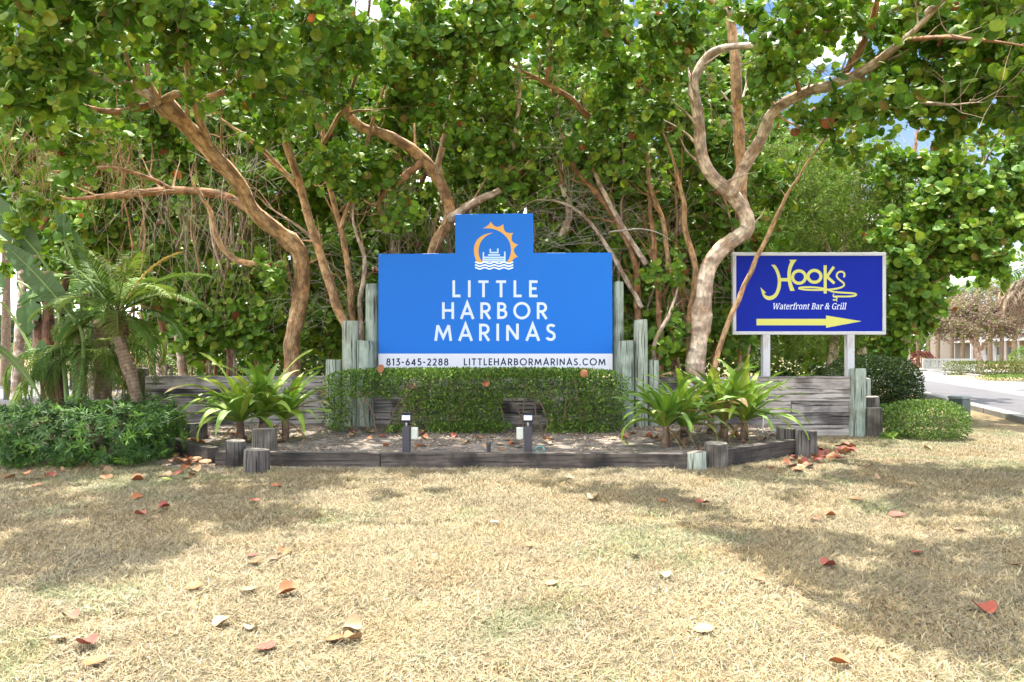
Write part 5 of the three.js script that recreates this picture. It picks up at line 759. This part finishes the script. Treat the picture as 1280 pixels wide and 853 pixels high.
tree({ name: 'roadside_tree', label: 'light green small-leaved tree at the far end of the road', seed: 123, bark: M.barkDark, leaf: .2, geos: [OVAL], leafMat: M.smallLeaf, cols: FEATHER, tones: [.25, .25, .2, .15, .15], twigs: 6, perTwig: 8, twigLen: .9, branchFrom: 1.5, limbs: [{ pts: [[1125, 458, 52], [1126, 430, 52], [1128, 405, 52]], r: [.2, .12] }], clumps: [[1125, 405, 52, 1.6, 16], [1150, 412, 52, 1.4, 12], [1105, 415, 52, 1.4, 10], [1140, 395, 52, 1.3, 9], [1165, 405, 54, 1.2, 8]] });
shrub({ name: 'far_hedge', label: 'long clipped hedge across the road before the building', category: 'hedge', seed: 31, c: V((1250 - CX) / F * 39, 0, -39), r: [3.1, .38, .6], lift: 1, pow: 6, n: 7000, leaf: .09, cols: [[.09, .13, .025], [.13, .18, .03], [.17, .15, .04], [.06, .09, .02], [.20, .24, .05]], lump: .03, stems: 6 });
shrub({ name: 'red_shrub', label: 'dark red-leaved shrub at the far end of the road', seed: 32, c: V((1152 - CX) / F * 58, 0, -58), r: [1.0, .7, .8], lift: .9, n: 1800, leaf: .12, cols: [[.16, .03, .025], [.11, .025, .02], [.20, .05, .03]], w: [.4, .4, .2], lump: .2, stems: 4 });
shrub({ name: 'roadside_shrub', label: 'yellow-green shrub at the picture edge before the white column', seed: 33, c: V((1284 - CX) / F * 41, 0, -41), r: [.9, .85, .8], lift: .9, n: 2500, leaf: .10, cols: smallCols.bright, lump: .2, stems: 4 });
shrub({ name: 'ground_cover', label: 'patch of low green ground cover beyond the far kerb', seed: 34, c: V((1285 - CX) / F * 31.5, 0, -31.5), r: [1.9, .14, 1.7], lift: .6, n: 3500, leaf: .09, cols: smallCols.bright, lump: .1, stems: 2 });
shrub({ name: 'garden_shrub', label: 'yellow-green shrub beyond the side street, behind the paddle leaves', seed: 35, c: V((38 - CX) / F * 34, 0, -34), r: [1.2, 1.0, 1], lift: .8, n: 2600, leaf: .12, cols: smallCols.bright, lump: .3, stems: 4 });
shrub({ name: 'garden_shrub', label: 'yellow-green shrub past the wall end, seen under the low sea grape', seed: 36, c: V((205 - CX) / F * 26, 0, -26), r: [1.3, .9, 1], lift: .8, n: 2600, leaf: .12, cols: smallCols.bright, lump: .3, stems: 4 });
shrub({ name: 'flowering_shrub', label: 'shrub with orange flowers beside the slatted railing beyond the palms', seed: 37, c: V((150 - CX) / F * 24, 0, -24), r: [.55, .75, .5], lift: .9, n: 900, leaf: .10, cols: [[.6, .17, .03], [.5, .08, .05], [.12, .22, .04], [.16, .27, .05], [.65, .35, .04]], w: [.2, .12, .3, .25, .13], lump: .3, stems: 4 });
for (const [i, [px, d, rx, ry, l]] of [[330, 30, 3.2, 1.6, 'sunlit green shrubbery seen through the stems behind the crinum lilies'], [470, 26, 3, 2.3, 'sunlit green shrub mass seen through the stems beside the tall post'], [660, 27, 3.4, 2.4, 'sunlit green shrub mass seen over the stepped top of the blue sign'], [850, 26, 3, 2.2, 'sunlit green shrub mass seen past the big pale trunk'], [1010, 28, 2.6, 1.8, 'sunlit green shrub seen below the dark blue sign'], [250, 40, 4, 2.6, 'far green shrub mass beyond the parked white car']].entries()) shrub({ name: 'sunlit_shrub', label: l, seed: 50 + i, c: V((px - CX) / F * d, 0, -d), r: [rx, ry, 1.2], lift: .85, n: 4200, leaf: .17, geo: ROUND[0], mat: M.leaf, cols: [[.12, .22, .035], [.17, .28, .045], [.09, .17, .03], [.22, .30, .05], [.07, .12, .025]], w: [.25, .25, .2, .15, .15], lump: .3, stems: 4, group: 'sunlit shrubs beyond the thicket' });
// the long building across the road
{
  const A = V(61, 0, -100), B = V(44, 0, -47), o = thing('long_building', A, 'long pale two-storey building with columns and green door panels across the road', 'building'), L = A.distanceTo(B), ang = Math.atan2(-(B.z - A.z), B.x - A.x), root = o; root.rotation.y = ang;
  const stucco = mat({ color: lin(.40, .36, .30) }), white = mat({ color: lin(.60, .60, .60) }), tan = mat({ color: lin(.40, .27, .18) }), green = mat({ color: lin(.30, .40, .22) }), glass = new THREE.MeshStandardMaterial({ color: lin(.08, .10, .11), roughness: .1, metalness: .2 }), roofM = mat({ color: lin(.36, .34, .33) });
  const S = -1;                                            // z of the front: toward the road is local +z or -z
  const box = (n, w, h, t, x, y, z, m, par = root) => part(n, new THREE.BoxGeometry(w, h, t), m, par, V(x, y, z));
  box('wall', L, 5.7, .3, L / 2, 2.85, -5.5, stucco); box('end_wall', .3, 5.68, 5.2, .15, 2.84, -2.75, stucco);
  box('gallery', L, .28, 2.4, L / 2, 2.75, -4.1, white); box('roof', L + 1, .35, 7.5, L / 2, 5.9, -4.8, roofM);
  for (let i = 0; i < 15; i++) { const x = 1 + i * (L - 2) / 14; box('column', .26, 5.7, .26, x, 2.85, -3.0, white); }
  for (let i = 0; i < 14; i++) {
    const x = 2.9 + i * (L - 2) / 14, m = [tan, stucco, green, tan][i % 4]; box('panel', 2.6, 2.45, .06, x, 1.25, -5.30, m);
    const dr = box('door', .95, 2.1, .06, x - .5, 1.06, -5.24, i % 3 ? white : tan); part('handle', new THREE.SphereGeometry(.04, 8, 6), glass, dr, V(.36, 0, .06));
    const wd = box('window', 1.1, 1.2, .05, x + .7, 1.45, -5.24, white); box('pane', .98, 1.08, .02, 0, 0, .03, glass, wd); const w2 = box('window', 1.3, 1.3, .05, x, 4.4, -5.32, white); box('pane', 1.18, 1.18, .02, 0, 0, .03, glass, w2);
    for (const y of [3.25, 3.5, 3.75]) box('rail', (L - 2) / 14 - .3, .06, .05, 1 + (i + .5) * (L - 2) / 14, y, -3.0, white);
  }
}
{ // white railing wall and parking stops at the road's far end
  const d = 54, x0 = (1154 - CX) / F * d, x1 = (1224 - CX) / F * d, o = thing('white_railing', V(x0, 0, -d), 'low white balustrade at the far end of the road', 'railing'), w = mat({ color: lin(.42, .44, .41) });
  part('top_rail', new THREE.BoxGeometry(x1 - x0, .14, .2), w, o, V((x1 - x0) / 2, .72, 0)); part('base_rail', new THREE.BoxGeometry(x1 - x0, .14, .2), w, o, V((x1 - x0) / 2, .07, 0));
  const n = 13; for (let i = 0; i <= n; i++) part('post', new THREE.BoxGeometry(.2, .5, .16), w, o, V((x1 - x0) * i / n * .98 + .06, .4, 0));
  const stop = solo('parking_stop', new RoundedBoxGeometry(.7, .14, .16, 2, .03), concrete, V((1150 - CX) / F * 47, .07, -47), 'pale parking stop before the white balustrade', 'parking stop', 'parking stops in a row before the white balustrade');
  for (let i = 1; i < 6; i++) copyOf(stop, V((1150 + i * 11 - CX) / F * 47, .07, -47), 0);
}
structure('parking_apron', strip([[27, -44], [34, -44], [36, -53], [28, -53]], .016), concrete, 'pale concrete apron before the balustrade');
{ // slatted railing past the palms, and the parked car
  const d = 23, x0 = (70 - CX) / F * d, x1 = (215 - CX) / F * d, o = thing('slatted_railing', V(x0, 0, -d), 'dark slatted railing beyond the palms and the dry grass', 'railing'), w = M.plankDark[1];
  for (const y of [.12, .8]) part('rail', new THREE.BoxGeometry(x1 - x0, .07, .06), w, o, V((x1 - x0) / 2, y, 0)); const n = 22; for (let i = 0; i <= n; i++) part('slat', new THREE.BoxGeometry(.09, .85, .03), w, o, V((x1 - x0) * i / n, .46, .05));
  const c = thing('parked_car', V((296 - CX) / F * 36, 0, -36), 'white car parked beyond the timber wall, its front seen between stems', 'car'), paint = new THREE.MeshPhysicalMaterial({ color: lin(.75, .76, .78), roughness: .3, clearcoat: 1, clearcoatRoughness: .05 }), rub = mat({ color: lin(.02, .02, .02) }), rim = mat({ color: lin(.5, .5, .52), roughness: .3, metalness: .8 }), gl = new THREE.MeshStandardMaterial({ color: lin(.03, .035, .04), roughness: .08 });
  const s = new THREE.Shape(); s.moveTo(-2.2, .3); s.lineTo(-2.2, .75); s.quadraticCurveTo(-2.15, .9, -1.5, .98); s.lineTo(-.9, 1.02); s.quadraticCurveTo(-.4, 1.45, .2, 1.47); s.lineTo(1.1, 1.44); s.quadraticCurveTo(1.7, 1.3, 2.0, 1.02); s.quadraticCurveTo(2.25, .95, 2.2, .4); s.lineTo(1.75, .3); s.absarc(1.35, .32, .38, 0, Math.PI, false); s.lineTo(-.95, .3); s.absarc(-1.35, .32, .38, 0, Math.PI, false); s.lineTo(-2.2, .3);
  const bg = new THREE.ExtrudeGeometry(s, { depth: 1.56, bevelEnabled: true, bevelSize: .08, bevelThickness: .08, bevelSegments: 3, curveSegments: 10 }); bg.translate(0, 0, -.78); part('body', bg, paint, c);
  for (const z of [-.87, .87]) { const q = new THREE.Shape(); q.moveTo(-.75, 1.0); q.quadraticCurveTo(-.3, 1.38, .2, 1.39); q.lineTo(1.0, 1.36); q.quadraticCurveTo(1.5, 1.2, 1.7, 1.0); q.lineTo(-.75, 1.0); part('side_window', new THREE.ExtrudeGeometry(q, { depth: .02, bevelEnabled: false }), gl, c, V(0, 0, z - .01)); part('headlight', new RoundedBoxGeometry(.28, .12, .06, 2, .02), rim, c, V(-2.12, .78, z * .85)); for (const x of [-1.35, 1.35]) { const t = new THREE.CylinderGeometry(.32, .32, .2, 24); t.rotateX(Math.PI / 2); const wl = part('wheel', t, rub, c, V(x, .32, z * .93)); const rg = new THREE.CylinderGeometry(.2, .2, .21, 16); rg.rotateX(Math.PI / 2); part('rim', rg, rim, wl); } }
}
// trees along the horizon
{
  const r = RNG(99), list = [], cols = [[.07, .12, .03], [.10, .17, .04], [.05, .09, .025], [.14, .20, .05]].map(c => lin(...c));
  for (let k = 0; k < 26000; k++) { const a = mix(-1.15, 1.05, r()), d = 120 + 60 * r(), h = (5 + 5 * fbm(a * 14, 3, 4)) * (d / 130), x = Math.tan(a * .8) * d; if (x > 30 && d < 150) continue; const p = V(x, h * Math.pow(r(), .8), -d); list.push([place(p, rv(r).normalize(), rv(r).add(V(0, .5, .5)), .9 + .8 * r()), cols[Math.floor(r() * 4)].clone().multiplyScalar(.8 + .4 * r())]); }
  const g = new THREE.Group(); g.name = 'treeline'; tag(g, 'distant line of green trees along the horizon', 'treeline', null, 'stuff'); scene.add(g); instances('crown', ROUND[0], M.leaf, list, g);
}

// ---------------------------------------------------------------- grass: mown dry blades, greener in places
{
  const STRAW = [[.335, .258, .124], [.40, .33, .19], [.26, .18, .074], [.30, .222, .094], [.195, .145, .07], [.46, .405, .26]], GRN = [[.13, .18, .045], [.18, .21, .07], [.10, .14, .04], [.24, .24, .10]];
  function tuft(seed, green, n) {
    const r = RNG(seed), pos = [], col = [], idx = [];
    for (let k = 0; k < n; k++) {
      const x = (r() - .5) * .15, z = (r() - .5) * .15, a = r() * 6.28, flat = r() < .22, L = .024 + .034 * r(), el = flat ? .12 + .4 * r() : .7 + .7 * r(), w = .0010 + .0011 * r(), c = r() < green ? GRN[Math.floor(r() * 4)] : STRAW[Math.floor(r() * 6)], q = .58 + .62 * r();
      const dx = Math.cos(a), dz = Math.sin(a), sx = -dz * w, sz = dx * w, o = pos.length / 3, y0 = flat ? .004 + .018 * r() : -.004;
      const m = [x + dx * L * .5 * Math.cos(el), y0 + L * .5 * Math.sin(el), z + dz * L * .5 * Math.cos(el)], t = [x + dx * L * Math.cos(el * .6), y0 + L * .9 * Math.sin(el * .75), z + dz * L * Math.cos(el * .6)];
      pos.push(x - sx, y0, z - sz, x + sx, y0, z + sz, m[0] - sx * .9, m[1], m[2] - sz * .9, m[0] + sx * .9, m[1], m[2] + sz * .9, ...t); for (let i = 0; i < 5; i++) col.push(c[0] * q, c[1] * q, c[2] * q);
      idx.push(o, o + 1, o + 2, o + 1, o + 3, o + 2, o + 2, o + 3, o + 4);
    }
    return geoFrom(pos, null, idx, col);
  }
  const vars = [tuft(1, .03, 100), tuft(2, .07, 100), tuft(3, .16, 100), tuft(4, .40, 96), tuft(5, .75, 90)], lists = vars.map(() => []), r = RNG(4242), gm = new THREE.MeshPhysicalMaterial({ vertexColors: true, side: THREE.DoubleSide, roughness: .8, transmission: .25, thickness: 0 });
  const put = (x, z) => { if (inside(BED, x, z) || (dirtAt(x, z) && r() < .93)) return; if (x > 8.2 + (-z - 11) * .3 && z < -9.6) return; if (fbm(x * 1.9 + 80, z * 1.9 + 60, 4, 0, 0, 31) < .40 && r() < .55) return; const g = greenAt(x, z) + (r() - .5) * .25, k = g > .9 ? 4 : g > .62 ? 3 : g > .38 ? 2 : g > .15 ? 1 : 0; const s = .85 + .5 * r(), a = r() * 6.28, tone = .78 + .48 * fbm(x * 2.3 + 40, z * 2.3, 4), m = new THREE.Matrix4().makeRotationY(a).scale(V(s, s * (.7 + .7 * r()), s)).setPosition(x, .002, z); const br = cl((fbm(x * 3.1 + 70, z * 3.1 + 20, 4, 0, 0, 12) - .5) * 4) * (.4 + .6 * r()); lists[k].push([m, lin(tone, tone * mix(1, .87, br), tone * mix(1, .68, br))]); };
  const fill = (z0, z1, step) => { for (let z = z0; z > z1; z -= step) { const w = -z * .80 + .6; for (let x = -w; x < w; x += step) put(x + (r() - .5) * step * 1.2, z + (r() - .5) * step * 1.2); } };
  fill(-2.4, -5, .050); fill(-5, -8.3, .060); fill(-8.3, -14, .085);
  for (let k = 0; k < 2600; k++) put(mix(-13, -5, r()), mix(-12, -22, r()));
  const g = new THREE.Group(); g.name = 'lawn_grass'; tag(g, 'dry straw-coloured mown grass with green patches', 'grass', null, 'stuff'); scene.add(g);
  lists.forEach((l, i) => { if (l.length) instances('grass', vars[i], gm, l, g); });
}
// litter of chips and crumbled leaf on the bed and the dirt
{
  const r = RNG(515), list = [], cols = [[.34, .22, .13], [.42, .30, .19], [.22, .15, .10], [.50, .40, .28], [.15, .11, .09]].map(c => lin(...c));
  for (let k = 0; k < 22000; k++) { const x = mix(-5.6, 4.6, r()), z = mix(-7.0, -11, r()), i = inside(BED, x, z); if (!i && !dirtAt(x, z)) continue; const den = fbm(x * 1.6 + 5, z * 1.6, 3, 0, 0, 7) + (z < -9.3 ? .22 : 0) + (x > 2 || x < -2.6 ? .06 : -.05); if (den < .44 + .16 * r()) continue; const p = V(x, (i ? bedHeight(x, z) : .012) + .006 + .012 * r(), z); list.push([place(p, V(r() - .5, .15 * (r() - .5), r() - .5), V(.4 * (r() - .5), 1, .4 * (r() - .5)), .02 + .04 * r() * r()), cols[Math.floor(r() * 5)]]); }
  const g = new THREE.Group(); g.name = 'litter'; tag(g, 'brown bits of leaf and bark strewn over the soil', 'litter', null, 'stuff'); scene.add(g); instances('chips', OVAL, mat({ side: THREE.DoubleSide, roughness: .9 }), list, g);
}
// fallen sea grape leaves, one by one
{
  function dryLeaf(seed, curl, roll) {
    const r = RNG(seed), n = 18, pos = [0, .004, 0], uv = [.5, .5], idx = [];
    for (const [k0, rad] of [[0, .5], [1, 1]]) for (let k = 0; k <= n; k++) { const a = k / n * 2 * Math.PI, ir = 1 + .08 * (noise(k % n * .9, seed, 0, 0, seed) - .5), x = Math.cos(a) * .54 * rad * ir, z = Math.sin(a) * .5 * rad * ir, y = curl * (x * x * 2 * roll + z * z * (1 - roll) * 2) + .09 * (noise(k % n * .7 + seed, k0, 0, 0, 3) - .5) * rad; pos.push(x, y, z); uv.push(.5 + x * .92, .5 + z * .92); }
    for (let k = 0; k < n; k++) { idx.push(0, k + 2, k + 1); const a = 1 + k, b = n + 2 + k; idx.push(a, a + 1, b, a + 1, b + 1, b); }
    let my = 1e9; for (let i = 1; i < pos.length; i += 3) my = Math.min(my, pos[i]); for (let i = 1; i < pos.length; i += 3) pos[i] -= my;
    return geoFrom(pos, uv, idx);
  }
  const geos = [dryLeaf(1, .25, .2), dryLeaf(2, .55, .9), dryLeaf(3, .8, 1), dryLeaf(4, -.4, .5), dryLeaf(5, 1.0, .15), dryLeaf(6, .4, .5)];
  const dm = (c) => mat({ color: lin(...c), side: THREE.DoubleSide, roughness: .65, map: leafMap }), T = { orange: dm([.38, .125, .04]), red: dm([.32, .065, .04]), tan: dm([.42, .25, .13]), pale: dm([.44, .35, .24]), brown: dm([.20, .10, .055]), grey: dm([.36, .33, .30]), green: dm([.35, .40, .08]) };
  const r = RNG(818); let gi = 0;
  function leaf(p, tone, size, label, group, tilt = .3) { const m = solo('fallen_leaf', geos[gi++ % 6], T[tone], p, label, 'leaf', group); m.scale.setScalar(size); m.rotation.set((r() - .5) * tilt, r() * 6.28, (r() - .5) * tilt); return m; }
  const W = { orange: 'orange-brown', red: 'red', tan: 'tan', pale: 'pale dry', brown: 'dark brown', grey: 'grey-white', green: 'yellow-green' };
  const lawn = [[45, 612, 'orange', 'on shaded grass before the dark shrub'], [172, 628, 'orange', 'alone on shaded grass below the heap by the stumps'], [205, 640, 'red', 'on shaded grass, larger of two near each other below the heap'], [345, 612, 'orange', 'on the grass below the low wide stump'], [175, 650, 'red', 'lying deep in the shade of the knotted tree'], [318, 632, 'red', 'near the edge of the tree shade below the low wide stump'],
    [315, 702, 'red', 'farther one of the cluster on the sunlit grass'], [317, 711, 'orange', 'nearer one of the cluster on the sunlit grass'], [357, 698, 'orange', 'standing on edge beside the cluster on the sunlit grass'], [342, 706, 'brown', 'in the middle of the cluster on the sunlit grass'], [360, 750, 'orange', 'broad one by itself nearer the camera than the cluster'], [242, 743, 'orange', 'on sunlit grass below the shade edge'], [310, 746, 'tan', 'narrow one between two orange leaves'], [277, 789, 'tan', 'flat one on sunlit grass near a pale leaf'], [88, 782, 'brown', 'crumpled one on dry grass'], [73, 809, 'tan', 'flat broad one on dry grass'], [108, 817, 'red', 'upright curled one, upper of two close together'], [118, 840, 'orange', 'curled one, lower of two close together'], [332, 820, 'red', 'half hidden in the dry grass below a pale leaf'], [314, 796, 'pale', 'flat on the grass beside a tan leaf'], [440, 795, 'tan', 'large folded one on the sunlit grass'], [418, 810, 'orange', 'small one below the large folded tan leaf'], [440, 811, 'tan', 'small one just below the large folded tan leaf'],
    [618, 660, 'grey', 'alone on the sunlit grass in the middle'], [827, 632, 'orange', 'on the rim of the shade below the broad stump'], [878, 635, 'red', 'beside an orange leaf on the rim of the shade'], [742, 629, 'pale', 'curled one on sunlit grass below the long timber'], [712, 602, 'pale', 'near the long edging timber on the grass'], [831, 729, 'pale', 'broad one alone on the sunlit grass'], [795, 703, 'brown', 'shrivelled one on the sunlit grass'], [880, 798, 'tan', 'upright one on the sunlit grass near the camera'], [949, 733, 'orange', 'beside the shade edge on the sunlit grass'], [1035, 715, 'red', 'broad boat-shaped one in the dappled shade'], [1146, 699, 'red', 'round upright one in the dappled shade'], [1230, 773, 'red', 'largest one, curled, at the rim of the dappled shade'], [1272, 715, 'red', 'at the picture edge in the dappled shade'], [1121, 650, 'red', 'on the shaded grass between sun flecks'], [1020, 655, 'brown', 'small one beside a fleck of sun'], [1038, 651, 'orange', 'small one just past a brown leaf by a fleck of sun'], [1070, 630, 'orange', 'on shaded grass above the sun flecks'], [1050, 842, 'orange', 'at the bottom of the picture'], [662, 690, 'orange', 'little one on the sunlit grass'], [1200, 669, 'brown', 'thin dark one like a twig in the shade'], [1085, 588, 'orange', 'on shaded grass below the heap at the wall end'], [1100, 603, 'tan', 'on shaded grass toward the bright shrub'], [1140, 610, 'tan', 'flat one in a fleck of sun below the bright shrub'], [1160, 565, 'tan', 'under the foot of the bright shrub'], [208, 605, 'green', 'fresh one on the grass edge below the heap by the stumps'], [690, 738, 'tan', 'tiny one on the sunlit grass']];
  for (const [px, py, t, l] of lawn) { const p = G(px, py); p.y = .042; leaf(p, t, (px === 1230 || px === 360 ? .105 : .062 + .026 * r()) * (py < 660 ? 1.25 : 1), `${W[t]} fallen leaf ${l}`, 'fallen leaves on the lawn', .5); }
  const heap = (n, x0, x1, y0, y1, label, tones, h = .02) => { for (let k = 0; k < n; k++) { const p = G(mix(x0, x1, r()), mix(y0, y1, r())); p.y = inside(BED, p.x, p.z) ? bedHeight(p.x, p.z) + .01 : .02 + h * r(); const tn = tones[Math.floor(r() * tones.length)]; leaf(p, tn, .085 + .05 * r(), label.replace('TONE', W[tn]), label.split(' in ')[1] ?? label, .9); } };
  heap(34, 200, 258, 562, 590, 'TONE fallen leaf in the heap between the dark shrub and the stumps', ['orange', 'orange', 'tan', 'red', 'brown'], .08);
  heap(16, 2, 250, 590, 604, 'TONE fallen leaf in the ragged row along the foot of the dark shrub', ['orange', 'red', 'tan', 'orange']);
  heap(34, 1012, 1066, 562, 582, 'TONE fallen leaf in the heap at the road end of the bed', ['red', 'orange', 'tan', 'red'], .07);
  heap(14, 960, 1010, 572, 592, 'TONE fallen leaf in the scatter before the angled edging timber', ['red', 'orange', 'tan', 'brown']);
  const bedLeaf = (n, x0, x1, z0, z1, label, tones) => { for (let k = 0; k < n; k++) { const x = mix(x0, x1, r()), z = mix(z0, z1, r()); if (!inside(BED, x, z)) continue; const tn = tones[Math.floor(r() * tones.length)]; leaf(V(x, bedHeight(x, z) + .015, z), tn, .08 + .04 * r(), label.replace('TONE', W[tn]), label.split(' in ')[1], .6); } };
  bedLeaf(16, -4.4, -3.0, -8.5, -9.6, 'TONE fallen leaf in the litter under the crinum lilies beside the wide stump', ['brown', 'orange', 'tan']);
  bedLeaf(26, -2.3, 1.9, -9.1, -9.9, 'TONE fallen leaf in the litter along the foot of the hedge', ['brown', 'orange', 'tan', 'red']);
  bedLeaf(12, -1.6, .6, -8.2, -9.0, 'TONE fallen leaf in the scatter on the grey soil near the floodlights', ['orange', 'tan', 'brown', 'pale']);
  bedLeaf(16, 1.6, 3.6, -8.3, -10, 'TONE fallen leaf in the litter under the crinum lilies between the signs', ['brown', 'tan', 'orange']);
  for (const [px, py, l] of [[476, 461, 'red-brown dead leaf caught on the hedge below the phone number'], [607, 480, 'orange dead leaf caught in the hedge face below the web address'], [517, 483, 'brown dead leaf caught in the hedge face below the phone number'], [730, 467, 'orange dead leaf lying on the hedge top below the web address']]) { const m = leaf(P(px, py, 9.66), px === 517 ? 'brown' : 'orange', .11, l, null, 1.2); m.rotation.x = 1.0; }
}
shadows(scene);
renderer.render(scene, camera);
